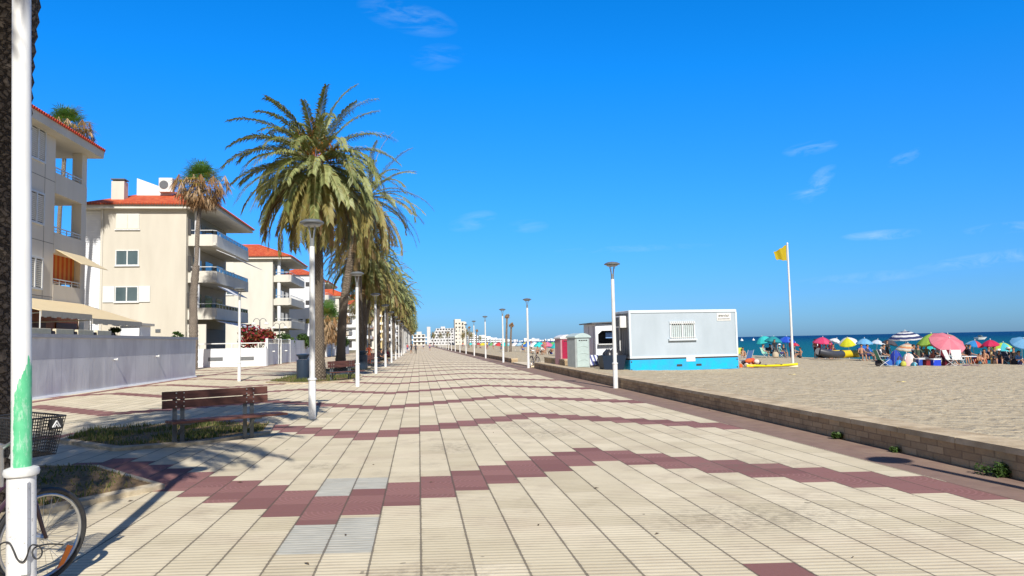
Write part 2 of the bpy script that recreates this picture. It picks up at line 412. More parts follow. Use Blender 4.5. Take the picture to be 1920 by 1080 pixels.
# ------------------------------------------------------------------ setting
def strip(name, xs0, xs1, ys, z, m, nx=1):
    b = MB()
    for i, yv in enumerate(ys):
        for k in range(nx+1):
            xx = lerp(xs0(yv), xs1(yv), k/nx); b.v.append((xx, yv, z(xx, yv) if callable(z) else z))
    for i in range(len(ys)-1):
        for k in range(nx):
            a = i*(nx+1)+k; b.f.append((a, a+1, a+nx+2, a+nx+1)); b.m.append(0)
    return b.build(name, m)
wallx = lambda y: 6.87 + (y-8)*0.0105 if y < 62 else 7.44
def shore(y):
    if y < 200: return 40.0
    if y < 600: return 40+ (y-200)*0.06
    return 64 + (y-600)*0.16
def sandz(x, y):
    a = 0.27 if y < 40 else lerp(.27, .02, min(1, (y-40)/6))
    if x < 12: z = lerp(a, .10, max(0, (x-7.3)/4.7))
    elif x < 30: z = lerp(.10, -.25, (x-12)/18)
    elif x < shore(y)-2: z = lerp(-.25, -.42, (x-30)/max(1, shore(y)-32))
    else: z = -.42 - (x-shore(y)+2)*0.13
    return z
def sandz2(x, y):
    z = sandz(x, y)
    n = mnoise.noise((x*.9, y*.9, 0))*.03 + mnoise.noise((x*2.6, y*2.6, 5))*.018 + mnoise.noise((x*.15, y*.15, 9))*.06*min(1, max(0, x-8)/4)
    return z + n*min(1, max(.1, (x-wallx(y)-.5)/1.2))
tag(strip('ground', lambda y: -4000, lambda y: 7.3 if y < 900 else 60, [-300, -30, 0, 300, 899, 900, 2600], -0.02, M_LAND), kind='structure')
tag(strip('promenade', lambda y: -13.75, lambda y: wallx(y)+.12, [-15, 0, 8, 20, 40, 62, 100, 200, 420, 760], 0.0, M_PAVE), kind='structure')
side = MB(); side.mesh([(-60, 46.6, -.004), (-13.75, 46.6, -.004), (-13.75, 69, -.004), (-60, 69, -.004)], [(0, 1, 2, 3)])
tag(side.build('side_street', M_PAVE), kind='structure')
ysl = [-20+i*.4 for i in range(200)] + [60+i*2 for i in range(45)] + [150+i*12 for i in range(70)]
tag(strip('beach_sand', lambda y: wallx(y)+.50 if not (47.4 < y < 59.5) else 7.3, lambda y: shore(y)+7, ysl, sandz2, M_SAND, 130), kind='structure')
seab = MB().mesh([(30, -3000, -1.1), (42000, -3000, -1.1), (42000, 60000, -1.1), (30, 60000, -1.1)], [(0, 1, 2, 3)])
tag(seab.build('sea', M_SEA), kind='structure')
tag(MB().box(7.25, 12.6, 48.4, 58.2, -.2, .10).build('beach_access_path', M_CONC), kind='structure')

# low sandstone wall with its coping
def lowwall(y0, y1, x0f, label, h=.345, nseg=12):
    w = thing('low_stone_wall', label, 'wall')
    b = MB(); c = MB()
    for i in range(nseg):
        a, e = lerp(y0, y1, i/nseg), lerp(y0, y1, (i+1)/nseg); xa, xe = x0f(a), x0f(e)
        b.hexa([(xa, a, -.1), (xa+.50, a, -.1), (xe+.50, e, -.1), (xe, e, -.1), (xa, a, h-.06), (xa+.50, a, h-.06), (xe+.50, e, h-.06), (xe, e, h-.06)])
        g = .006
        c.hexa([(xa-.03, a+g, h-.06), (xa+.54, a+g, h-.06), (xe+.54, e-g, h-.06), (xe-.03, e-g, h-.06), (xa-.02, a+g, h+.015), (xa+.52, a+g, h+.015), (xe+.52, e-g, h+.015), (xe-.02, e-g, h+.015)])
    b.build('stonework', M_STONE, w); c.build('coping', mat('stone_coping', S(206, 188, 156), .9, S(158, 138, 108), 2.5, .7, .01, 20), w)
    return w
lowwall(-3, 47.3, wallx, 'long low sandstone block wall with a coping between pavement and sand, in front of the portable cabin', nseg=42)
lowwall(60, 330, wallx, 'far stretch of low stone wall beyond the beach access, running into the distance', nseg=60)
lowwall(44.6, 53, lambda y: 8.75+(y-44.6)*.02, 'short dark stone wall set back on the sand beside the red portable toilet', h=.55, nseg=4)

# ------------------------------------------------------------------ lamp posts
M_LAMPHEAD = mat('lamp_head_grey', (.20, .22, .23), .4, (.14, .15, .16), 6, .5, metal=.3)
M_DIFF = mat('lamp_diffuser', (.42, .44, .45), .3, (.34, .36, .37), 3, .4)
def greenpole():
    m, nt, b, _ = newmat('white_pole_with_green_paint'); tcn = nt.nodes.new('ShaderNodeTexCoord'); o = tcn.outputs['Object']; x, y, z = sep(nt, o)
    edge = z + noi(nt, comb(nt, x*6, y*6, z*1.0), 2.5, 4)*0.5 - x*2.2
    g = edge.lt(1.74)
    streak = ((x + .062 - z*.022 + (noi(nt, comb(nt, x*4, y*4, z*3), 3.0, 5, .75)-.5)*.05).abs()*-1.0+.016).map(0.0, .006)
    bare = noi(nt, comb(nt, x*9, y*9, z*2.2), 4.0, 5, .75).map(.52, .60)
    d = noi(nt, comb(nt, x, y, z*.3), 5, 4).map(.4, .7)
    wh = mixc(nt, d*0.5, (.74, .75, .74), (.5, .5, .49))
    gr = mixc(nt, noi(nt, o, 14, 4), (.045, .36, .15), (.16, .60, .33))
    keep = g*(1.0-(streak.max(bare*.35))*0.9)
    setc(nt, b, mixc(nt, keep, wh, gr)); b.inputs['Roughness'].default_value = .45; return m
def chipped():
    m, nt, b, _ = newmat('chipped_white_sleeve'); tcn = nt.nodes.new('ShaderNodeTexCoord'); o = tcn.outputs['Object']
    sp = noi(nt, o, 30, 4, .7).gt(.64); d = noi(nt, o, 7, 5, .7).map(.4, .75)
    c = mixc(nt, d*.5, (.74, .74, .73), (.45, .43, .38)); c = mixc(nt, sp*.6, c, (.25, .24, .22))
    setc(nt, b, c); b.inputs['Roughness'].default_value = .5; return m
M_SLEEVE = chipped()
LAMPG_L = 'white lamp posts in the left row beside the palms'; LAMPG_R = 'white lamp posts along the low beach wall'
def lamp(loc, label, group, green=False, top=4.07):
    if green: top = 4.32
    o = thing('street_lamp', label, 'street lamp', loc, 0, group)
    MB().lathe([(.088, 0), (.086, .02), (.084, .9)], n=24).build('base_sleeve', M_SLEEVE, o, True)
    MB().lathe([(.084, .892), (.100, .90), (.106, .922), (.100, .944), (.07, .955)], n=24).build('collar', M_WHITE, o, True)
    if green: MB().box(.035, .078, -.090, -.05, .28, .86).build('hatch', M_SLEEVE, o)
    MB().lathe([(.068, .95), (.066, 2.4), (.062, top), (.02, top+.01)] if not green else [(.060, .95), (.058, 2.4), (.056, top), (.02, top+.01)], n=24).build('pole', greenpole() if green else M_WHITE, o, True)
    fk = MB().tube([(0, 0, top-.02), (0, 0, top+.2)], .03, 10)
    for k in range(4):
        a = R(45+90*k); c, s = math.cos(a), math.sin(a)
        fk.tube([(.045*c, .045*s, top-.06), (.05*c, .05*s, top+.2), (.08*c, .08*s, top+.38), (.13*c, .13*s, 4.6)], .013, 6)
    fk.build('fork', M_METAL, o, True)
    h = MB().lathe([(.19, 4.60), (.275, 4.62), (.285, 4.64), (.275, 4.66), (.18, 4.71), (.03, 4.735)], n=28).build('lamp_head', M_LAMPHEAD, o, True)
    MB().lathe([(.12, 4.55), (.19, 4.565), (.20, 4.598), (.1, 4.599)], n=24).build('diffuser', M_DIFF, h, True)
    return o
nth = ['first', 'second', 'third', 'fourth', 'fifth', 'sixth', 'seventh', 'eighth', 'ninth', 'tenth', 'eleventh', 'twelfth', 'thirteenth', 'fourteenth', 'fifteenth', 'sixteenth', 'seventeenth', 'eighteenth', 'nineteenth', 'twentieth', 'twenty-first', 'twenty-second', 'twenty-third', 'twenty-fourth', 'twenty-fifth', 'twenty-sixth', 'twenty-seventh', 'twenty-eighth', 'twenty-ninth', 'thirtieth']
lamp((-2.58, 5.35, 0), 'close white lamp post splashed with green paint, black cable looped round its base', LAMPG_L, True).rotation_euler = (0, R(-1.4), 0)
L0 = lamp((-2.5, 18.16, 0), 'white lamp post just right of the brown bench, in front of the nearest tall palm', LAMPG_L)
for k, yv in enumerate([31.3, 44.6, 57.4, 70, 83, 96, 109, 122, 135, 148, 161, 174, 187, 200, 214, 228]):
    copy_tree(L0, (-2.5, yv, 0), 0, 'white lamp post, %s from the camera in the left row beside the palms' % nth[k+2])
copy_tree(L0, (-8.95, 39.07, 0), 0, 'white lamp post standing alone on the left path in front of the white garden wall')['group'] = 'white lamp posts on the left path'
RL = [(-3.6, 6.85, 'white lamp post standing outside the view whose shadow lies by the low wall'), (4.1, 6.85, 'white lamp post outside the right edge casting the disc shadow beside the low wall'), (25.8, 6.86, 'white lamp post in front of the left end of the blue and white cabin'), (47.5, 6.95, 'white lamp post with the small bicycle at its foot, at the beach access')]
for yv, xv, lb in RL[1:]: copy_tree(L0, (xv, yv, 0), 0, lb, scale=(1, 1, .945))['group'] = LAMPG_R
for k, yv in enumerate([61.8, 78.5, 95, 112, 129, 146, 163, 180, 197, 214, 231, 248, 265, 282]):
    copy_tree(L0, (6.95+k*.02, yv, 0), 0, 'white lamp post, %s beyond the beach access in the right row along the wall' % nth[k], scale=(1, 1, .945))['group'] = LAMPG_R

# ------------------------------------------------------------------ planters, soil, weeds
M_GR1 = translucent(mat('grass_green', (.07, .12, .02), .8, (.12, .13, .04), 9, .6)); M_GR2 = translucent(mat('grass_dry', (.30, .25, .10), .9, (.2, .17, .07), 9, .6))
def inside(p, poly):
    c = False; n = len(poly)
    for i in range(n):
        (x1, y1), (x2, y2) = poly[i], poly[i-1]
        if (y1 > p[1]) != (y2 > p[1]) and p[0] < (x2-x1)*(p[1]-y1)/(y2-y1)+x1: c = not c
    return c
def planter(poly, label, gl, blades=1500, green=.5, h=.07):
    cx = sum(p[0] for p in poly)/len(poly); cy = sum(p[1] for p in poly)/len(poly)
    o = thing('tree_planter', label, 'planter', (cx, cy, 0), 0, 'kerbed planters along the left palm row')
    P = [(x-cx, y-cy) for x, y in poly]; n = len(P)
    inn = [(x*.93, y*.93) for x, y in P]
    b = MB()
    for i in range(n):
        j = (i+1) % n
        b.hexa([(*P[i], -.05), (*P[j], -.05), (*inn[j], -.05), (*inn[i], -.05), (*P[i], .055), (*P[j], .055), (*inn[j], .07), (*inn[i], .07)][0:8])
    b.build('kerb', M_KERB, o)
    s = MB(); rings = [[(x*f, y*f) for x, y in [(lerp(inn[i][0], inn[(i+1) % n][0], k/4), lerp(inn[i][1], inn[(i+1) % n][1], k/4)) for i in range(n) for k in range(4)]] for f in (1, .75, .5, .25, .05)]
    m = len(rings[0])
    for r in rings:
        for x, y in r: s.v.append((x, y, .045+mnoise.noise((x*2+cx, y*2, 3))*.04+.02))
    for i in range(4):
        for k in range(m): s.f.append((i*m+k, i*m+(k+1) % m, (i+1)*m+(k+1) % m, (i+1)*m+k)); s.m.append(0)
    s.build('soil', M_SOIL, o, True)
    rnd = random.Random(int(cy*10)); g = MB(); bx = [p[0] for p in inn]; by = [p[1] for p in inn]; cnt = 0
    while cnt < blades:
        x, y = rnd.uniform(min(bx), max(bx)), rnd.uniform(min(by), max(by))
        if not inside((x, y), inn): cnt += .3; continue
        d = mnoise.noise((x*1.1+cx, y*1.1+cy, 1))
        if d < -.05 and rnd.random() < .85: cnt += .5; continue
        a = rnd.uniform(0, 6.28); w = .012; hh = h*rnd.uniform(.5, 1.3)*(1+d); lx, ly = rnd.uniform(-.05, .05), rnd.uniform(-.05, .05)
        g.face([(x-w*math.cos(a), y-w*math.sin(a), .045), (x+w*math.cos(a), y+w*math.sin(a), .045), (x+lx, y+ly, .05+hh)], 0 if rnd.random() < green+d*.6 else 1); cnt += 1
    tag(g.build('grass', [M_GR1, M_GR2], o), gl, kind='stuff')
    return o
planter([(-3.1, 9.75), (-4.6, 11.6), (-6.4, 12.0), (-7.6, 10.2), (-5.9, 8.0), (-3.9, 8.55)], 'near kerbed planter of dry soil and weeds behind the front wheel of the bicycle', 'patchy dry grass', 2600, .45, .06)
planter([(-5.1, 13.5), (-3.9, 13.95), (-2.9, 15.2), (-3.1, 16.8), (-5.0, 18.0), (-6.9, 16.7), (-6.75, 15.1)], 'kerbed grass planter under the shade behind the near brown bench', 'shaded green grass', 5200, .6, .09)
planter([(-7.2, 36.7), (-5.9, 34.8), (-4.6, 34.4), (-3.1, 36.2), (-2.9, 39), (-3.0, 41.6), (-5, 43.6), (-7.1, 42.4)], 'kerbed grass planter round the foot of the nearest full palm, with the dark bin', 'bright green grass', 5200, .75, .12)
for k, yv in enumerate([52, 65, 78, 92]):
    planter([(-6.9, yv-2.5), (-5, yv-3.6), (-3.2, yv-2.2), (-3.0, yv+2), (-5, yv+3.4), (-7, yv+2.2)], 'kerbed planter under the %s palms along the left row' % ['leaning', 'closely spaced middle', 'further', 'distant'][k], 'grass', 900, .6, .12)

# weeds growing at the foot of the low wall
def shrub(loc, r, h, n, mats, name, label, cat, group=None, leaf=.05, seed=1, stems=True):
    rnd = random.Random(seed); o = thing(name, label, cat, loc, 0, group); b = MB()
    clumps = [(rnd.uniform(-r, r)*.7, rnd.uniform(-r, r)*.7, rnd.uniform(.35, .85)*h, rnd.uniform(.3, .6)*r) for _ in range(9)]
    for i in range(n):
        c = rnd.choice(clumps); d = Vector((rnd.gauss(0, 1), rnd.gauss(0, 1), rnd.gauss(0, .8))).normalized()*c[3]*rnd.uniform(.4, 1.1)
        p = Vector((c[0], c[1], c[2]))+d; p.z = max(.01, p.z); l = leaf*rnd.uniform(.6, 1.4)
        a = Vector((rnd.gauss(0, 1), rnd.gauss(0, 1), rnd.gauss(0, .6))).normalized()*l; q = a.cross(Vector((rnd.gauss(0, 1), rnd.gauss(0, 1), rnd.gauss(0, 1)))).normalized()*l*.5
        b.face([p-a, p+q, p+a, p-q], rnd.randrange(len(mats)))
    b.build('foliage', mats, o)
    if stems:
        s = MB()
        for c in clumps: s.tube([(c[0]*.1, c[1]*.1, 0), (c[0]*.6, c[1]*.6, c[2]*.5), (c[0], c[1], c[2])], [.012*h+.004, .008*h+.003, .003], 5)
        s.build('stem', mat('twig', (.16, .11, .07), .9), o)
    return o
M_LEAF = translucent(mat('leaf_green', (.05, .11, .02), .55, (.09, .15, .03), 8, .6)); M_LEAF2 = translucent(mat('leaf_dark', (.025, .06, .015), .6, (.05, .09, .02), 8, .6))
M_BOUG = translucent(mat('bougainvillea_red', (.42, .02, .05), .6, (.3, .03, .06), 5, .6), .3, (1.3, .7, .8)); M_BOUG2 = translucent(mat('bougainvillea_rust', (.30, .07, .03), .6, (.2, .06, .02), 5, .6), .3, (1.2, .8, .8))
for (px, py, r, h, lb) in ((1862, 892, .17, .12, 'largest leafy green weed sprouting at the foot of the low wall near the right edge'), (1577, 823, .09, .1, 'small green weed at the foot of the low wall left of the shadow disc'), (1675, 848, .07, .07, 'tiny dark weed at the wall foot above the shadow disc')):
    p = gp(px, py); shrub((wallx(p.y)-.07, p.y, 0), r, h, int(900*r/.17), [M_LEAF, M_LEAF2], 'weed', lb, 'weed', leaf=.022, seed=int(px), stems=True)

for k, (px, py) in enumerate(((808, 905), (648, 1004), (1118, 916), (925, 812), (1232, 1002), (575, 1058), (1600, 1046), (1330, 770), (245, 940), (700, 872), (1010, 985), (450, 905))):
    p = gp(px, py); a = k*1.7; b = MB(); l = .022+.010*(k % 3)
    b.mesh([(-l, 0, .004), (0, -l*.35, .012), (l, 0, .006), (0, l*.35, .014)], [(0, 1, 2), (0, 2, 3)])
    o = b.build('dry_leaf', mat('dry_leaf', (.12, .085, .05), .9), None, loc=(p.x, p.y, .001)); o.rotation_euler = (0, 0, a)
    tag(o, 'small dry leaf on the pale paving, %s' % ['left of the centre seam', 'on the near grey slab', 'on the cream strip right of centre', 'near the second band', 'far right of the centre in front', 'at the bottom left of centre', 'near the bottom right corner', 'beyond the second band on the right', 'by the near kerb corner', 'above the pale grey slabs', 'at the bottom centre', 'inside the palm shadow'][k], 'leaf', 'dry leaves scattered on the paving')

# ------------------------------------------------------------------ palms
def trunkmat(name, c, c2, ka=13, kz=6.5, warp=.22):
    m = bpy.data.materials.new(name); m.use_nodes = True; nt = m.node_tree; b = nt.nodes['Principled BSDF']; tcn = nt.nodes.new('ShaderNodeTexCoord'); o = tcn.outputs['Object']; x, y, z = sep(nt, o)
    a = y._m('ARCTAN2', x); u = a*(ka/6.2832) + (noi(nt, o, 5.0, 4, .7)-0.5)*(warp*5); zz = z*kz + (noi(nt, o, 4.0, 3, .7)-0.5)*(warp*6)
    d1 = (u + zz).frac(); d2 = (u*-1.0 + zz).frac()
    sc = (d1-.5).abs().max((d2-.5).abs()); cut = sc.map(.32, .46)
    n = noi(nt, o, 16, 5, .7); big = noi(nt, comb(nt, x*.8, y*.8, z*.35), 2.2, 4)
    col = mixc(nt, n.map(.35, .65), c2, c); col = mixc(nt, cut*.6, col, tuple(v*.28 for v in c2)); col = mixc(nt, big.map(.45, .7)*.5, col, tuple(v*.6 for v in c2))
    setc(nt, b, col); b.inputs['Roughness'].default_value = .95; b.inputs['Specular IOR Level'].default_value = .15
    setbump(nt, b, n*.5-cut*1.0, .05); MATS[name] = m; return m
M_TRUNK = trunkmat('date_palm_trunk', (.30, .245, .185), (.15, .12, .09)); M_TRUNK2 = trunkmat('fan_palm_trunk', (.42, .36, .29), (.26, .21, .17))
M_F = [translucent(mat('frond_green', (.185, .205, .062), .55, (.10, .125, .038), 2, .7), .15, (1.2, 1.3, .5)), translucent(mat('frond_olive', (.29, .245, .075), .6, (.17, .145, .045), 2, .7), .15, (1.3, 1.2, .5)),
       translucent(mat('frond_grey_green', (.33, .355, .15), .5, (.20, .225, .085), 2, .7), .15), mat('frond_rib', (.34, .30, .13), .6), translucent(mat('frond_dead', (.24, .155, .07), .85, (.15, .095, .045), 2, .7), .15, (1.2, 1, .7))]
M_FRUIT = mat('palm_fruit_stalk', (.62, .22, .03), .6, (.45, .16, .03), 8, .6)
def frond(b, o, az_, el0, L, droop, rnd, mi, n=30, lw=.052, ll=.40, wind=.0):
    p = Vector(o); e = el0; K = 11; pts = [p.copy()]; seg = L/K; tw = rnd.uniform(-.35, .35); a = az_
    for i in range(K):
        f = (i+1)/K; e -= droop*(0.35+1.3*f)/K; a += tw/K
        d = Vector((math.cos(a)*math.cos(e), math.sin(a)*math.cos(e), math.sin(e))); p = p+d*seg; pts.append(p.copy())
    b.tube(pts, [lerp(.028, .006, i/K) for i in range(K+1)], 3, 3, cap=False)
    for i in range(n):
        f = .14+.86*(i+.5)/n; s = f*K; k = min(int(s), K-1); q = pts[k].lerp(pts[k+1], s-k); d = (pts[k+1]-pts[k]).normalized()
        side_ = d.cross(Vector((0, 0, 1)));
        if side_.length < .2: side_ = Vector((-math.sin(az_), math.cos(az_), 0))
        side_.normalize(); nrm = side_.cross(d).normalized()
        ln = ll*min(1, .5+f*2.2)*(1-.42*max(0, f-.55)/.45)*rnd.uniform(.8, 1.15)
        fwd = lerp(.75, 1.35, f*f)
        for sg in (-1, 1):
            v = (side_*sg + d*fwd + nrm*rnd.uniform(.05, .5) ).normalized()
            mid = q + v*ln*.55; tip = q + v*ln + Vector((0, 0, -ln*rnd.uniform(.2, .6)))
            w = nrm.cross(v).normalized()*lw*.5 + nrm*lw*.2
            b.mesh([q-w*.6, q+w*.6, mid+w, tip, mid-w], [(0, 1, 2, 4), (4, 2, 3)], mi if rnd.random() < .8 else rnd.choice((0, 1, 2)) if mi != 4 else 4)
def date_palm_parts(H, seed, lean=(0, 0), nf=84, dead=24, n=30, r0=.30, fruit=True, LL=4.05, low=-48, fg=.6, tm=None, ll=.42):
    rnd = random.Random(seed); parts = {}
    b = MB(); pts, rad = [], []; K = int(H/.09)
    for i in range(K+1):
        f = i/K; z = f*H; lx = lean[0]*f*f; ly = lean[1]*f*f
        r = lerp(r0*1.0, r0*.74, min(1, f*1.3)) + (.10*(1-f*8) if f < .125 else 0) + (.09*(f-.9)/.1 if f > .9 else 0)
        rad.append(r*(1+.045*((i % 2)*2-1)+mnoise.noise((seed, z*1.3, 0))*.06)); pts.append((lx+mnoise.noise((seed, z*.3, 4))*.08, ly, z))
    b.tube(pts, rad, 18); parts['trunk'] = (b, [tm or M_TRUNK])
    top = Vector(pts[-1]); cr, dd = MB(), MB()
    for i in range(nf):
        f = i/(nf-1); a = i*2.39996+rnd.uniform(-.2, .2)
        el0 = lerp(R(86), R(low), f**.62)+rnd.uniform(-.1, .1); L = LL*rnd.uniform(.82, 1.06); dr = lerp(.8, 1.75, min(1, f*2.2))*rnd.uniform(.8, 1.2)
        if el0 < .2: dr *= .5
        o = top + Vector((math.cos(a)*.2, math.sin(a)*.2, lerp(.35, -.45, f)))
        mi = (2 if rnd.random() < .5 else 0) if f < fg else (1 if rnd.random() < .7 else 0 if rnd.random() < .5 else 4)
        frond(cr, o, a, el0, L, dr, rnd, mi, n, ll=ll)
    for i in range(dead):
        a = i*2.39996+1; el0 = R(rnd.uniform(-62, -30)); o = top+Vector((math.cos(a)*.25, math.sin(a)*.25, -.5-rnd.random()*.4))
        frond(dd, o, a, el0, LL*rnd.uniform(.6, .88), rnd.uniform(.35, .7), rnd, 4, int(n*.7), ll=.36)
    for i in range(60):     # cut leaf bases under the crown
        a = i*2.39996; z = -.15-.75*i/60; o = top+Vector((math.cos(a)*.2, math.sin(a)*.2, z)); dd.tube([o, o+Vector((math.cos(a)*.22, math.sin(a)*.22, .16))], [.06, .03], 4, 4)
    parts['crown'] = (cr, M_F); parts['dead_fronds'] = (dd, M_F)
    st = []
    if fruit:
        for k in range(5):
            a = [-1.95, -1.3, -2.7, .1, 2.0][k]; fb = MB(); o = top+Vector((math.cos(a)*.3, math.sin(a)*.3, .1))
            mid = o+Vector((math.cos(a)*.75, math.sin(a)*.75, [2.0, .9, 1.3, 1.0, 1.2][k]))
            fb.tube([o, o.lerp(mid, .6)+Vector((0, 0, .1)), mid], [.035, .03, .02], 5)
            for j in range(46):
                f = rnd.random(); q = o.lerp(mid, .25+.75*f); e = q+Vector((rnd.gauss(0, .2), rnd.gauss(0, .2), rnd.uniform(-.55, .3)))
                fb.tube([q, q.lerp(e, .5)+Vector((0, 0, .08)), e], [.028, .025, .016], 3)
            st.append(fb)
    parts['fruit'] = st
    return parts
def build_palm(parts, label, loc, rz=0, group='date palms along the promenade'):
    o = thing('date_palm', label, 'palm tree', loc, rz, group)
    parts['trunk'][0].build('trunk', parts['trunk'][1], o, True)
    c = parts['crown'][0].build('crown', parts['crown'][1], o); parts['dead_fronds'][0].build('dead_fronds', parts['dead_fronds'][1], o)
    for f in parts['fruit']: f.build('fruit_stalk', M_FRUIT, o)
    return o
pt = ay(-36, 700, 8.7)
build_palm(date_palm_parts(9.2, 3, (.36, .3), nf=74, dead=0, n=34, fruit=False, low=14, r0=.34, LL=3.3, tm=trunkmat('near_palm_trunk', (.20, .165, .13), (.09, .07, .055), 17, 9, .55)), 'rough dark palm trunk cut off by the left edge behind the painted lamp post', (pt.x, 8.7, 0))
# frayed old leaf bases up the near trunk
build_palm(date_palm_parts(8.8, 5, (.1, .1), nf=96, dead=10, n=34, fruit=False, low=-35, r0=.3, LL=4.4), 'date palm beside the viewer, out of view, whose crown shadow falls across the bench', (-5.3, 3.2, 0))
P1 = build_palm(date_palm_parts(10.5, 11, (-.05, 0), nf=116, dead=14, n=52, fg=.74, LL=4.3, ll=.52), 'tallest nearest date palm in full view, orange fruit stalks in its crown', (-4.8, 36.9, 0), R(20))
P2 = build_palm(date_palm_parts(11.5, 12, (1.75, .4), nf=76, dead=20, n=40, fruit=False, fg=.5, LL=4.5, ll=.38, low=-52), 'date palm with a trunk leaning right, just behind the second bench', (-5.05, 49.5, 0), 0)
P3 = build_palm(date_palm_parts(11.2, 13, (0, .2), nf=66, dead=20, n=38, fg=.45, ll=.36, low=-50), 'date palm, third in the row', (-4.7, 61.5, 0), R(70))
P3['label'] = 'straight grey trunked date palm right behind the leaning one'
spec = [(P1, -4.8, 69, .97, 'date palm between the third lamp post and the tall palm cluster, fourth in the row'), (P2, -5.2, 76, 1.0, 'dark trunked date palm fifth in the row, leaning right'),
        (P3, -4.5, 87, 1.02, 'date palm sixth in the row'), (P1, -4.2, 101, 1.08, 'date palm with orange fruit showing below the big cluster, seventh in the row'), (P3, -4.5, 117, 1.05, 'date palm eighth in the row'), (P1, -4.1, 133, 1.1, 'date palm ninth in the row'),
        (P3, -4.2, 150, 1.12, 'date palm tenth in the row'), (P1, -3.9, 168, 1.15, 'date palm eleventh in the row')]
for k in range(16): spec.append(((P1, P3)[k % 2], -4.2, 186+k*17, 1.12, 'far date palm, %s in the row counted from the camera' % nth[k+11]))
for k, (src, x, y, s, lb) in enumerate(spec): copy_tree(src, (x+random.uniform(-.3, .3), y, 0), random.uniform(0, 6.28) if src is not P2 else R(-10), lb, s*random.uniform(.86, 1.0)*(1.0 if src is P1 else .88))
for (x, y, lb) in ((-8.2, 108, 'date palm left of the row, in front of the third block'), (-9.0, 140, 'date palm left of the row, in front of the white block')):
    copy_tree(P3, (x, y, 0), 1.0, lb, .7)

def fan_leaf(b, o, a, el, pet, R_, rnd, mi, hang=False):
    d = Vector((math.cos(a)*math.cos(el), math.sin(a)*math.cos(el), math.sin(el))); h = Vector(o)+d*pet
    b.tube([o, h], [.022, .015], 3, 3, cap=False)
    s = d.cross(Vector((0, 0, 1))); s = s.normalized() if s.length > .1 else Vector((1, 0, 0)); nrm = s.cross(d).normalized(); ns = 17
    for i in range(ns):
        th = R(lerp(-115, 115, i/(ns-1))); v = (d*math.cos(th)+s*math.sin(th)).normalized(); w = (d*-math.sin(th)+s*math.cos(th))*.03
        L = R_*rnd.uniform(.8, 1.05)*(1-.25*abs(i/(ns-1)-.5)*2)
        if hang: v = (v*.32+Vector((rnd.gauss(0, .2), rnd.gauss(0, .2), -1))).normalized(); mid = h+v*L*.5; tip = h+v*L*.95
        else: mid = h+v*L*.6; tip = h+v*L+Vector((0, 0, -L*rnd.uniform(.05, .4)))
        if hang:
            u_ = v.cross(Vector((math.cos(a+i), math.sin(a+i), 0))); w = u_.normalized()*.025 if u_.length > .01 else w
        b.mesh([h-w*.3, h+w*.3, mid+w, tip, mid-w], [(0, 1, 2, 4), (4, 2, 3)], mi)
M_FAN = [translucent(mat('fan_green', (.09, .20, .035), .5, (.10, .19, .04), 2, .6)), translucent(mat('fan_yellowing', (.38, .30, .04), .6, (.25, .2, .04), 2, .6)), mat('fan_dead', (.34, .19, .08), .9, (.20, .11, .05), 3, .7), mat('fan_petiole', (.35, .24, .10), .7), mat('fan_dead_pale', (.50, .36, .22), .9, (.36, .24, .13), 3, .7)]
def fan_palm(H, loc, label, seed, rz=0, r=.2, group='fan palms with dead brown skirts', q=1.65):
    rnd = random.Random(seed); o = thing('fan_palm', label, 'palm tree', loc, rz, group); b = MB(); K = int(H/.1); pts, rad = [], []
    for i in range(K+1):
        f = i/K; pts.append((.55*f*f+mnoise.noise((seed, f*4, 0))*.12, 0, f*H)); rad.append((lerp(r*1.35, r, min(1, f/.55)) if f < .56 else r*.62)*(1+rnd.uniform(-.06, .1)*(1 if f < .56 else .3)))
    b.tube(pts, rad, 12).build('trunk', M_TRUNK2, o, True); top = Vector(pts[-1])
    g, d = MB(), MB()
    for i in range(40): fan_leaf(g, top+Vector((0, 0, .0)), i*2.4, R(lerp(86, 2, i/39)), q*rnd.uniform(.5, .85), q*rnd.uniform(.6, .8), rnd, 0 if rnd.random() < .9 else 1)
    for i in range(8): fan_leaf(d, top, rnd.uniform(0, 6.28), R(rnd.uniform(-15, 10)), .9*q, .75*q, rnd, 1)
    for i in range(120):
        f = i/120; fan_leaf(d, top+Vector((0, 0, .1-f*.9)), i*2.4, R(lerp(14, -55, f)), q*lerp(1.2, .45, f**1.5)*rnd.uniform(.75, 1.12), q*rnd.uniform(.45, .85), rnd, 2 if rnd.random() < .6 else 4, True)
    g.build('crown', M_FAN, o); d.build('dead_fronds', M_FAN, o); return o
FP1 = fan_palm(15.0, (-17.9, 62.5, 0), 'tall slim fan palm with brown dead skirt, standing at the end of the grey fence', 5, R(-10), .27)
fan_palm(20.3, (-29.6, 65.5, 0), 'fan palm whose green top shows behind the roof of the nearest building', 8, 0, .26)
sp_ = fan_palm(3.4, (-13.9, 112, 0), 'short bright green palm behind the garden wall left of the leaning palm', 9, 0, .22)
sp_.scale = (1.4, 1.4, 1.55)
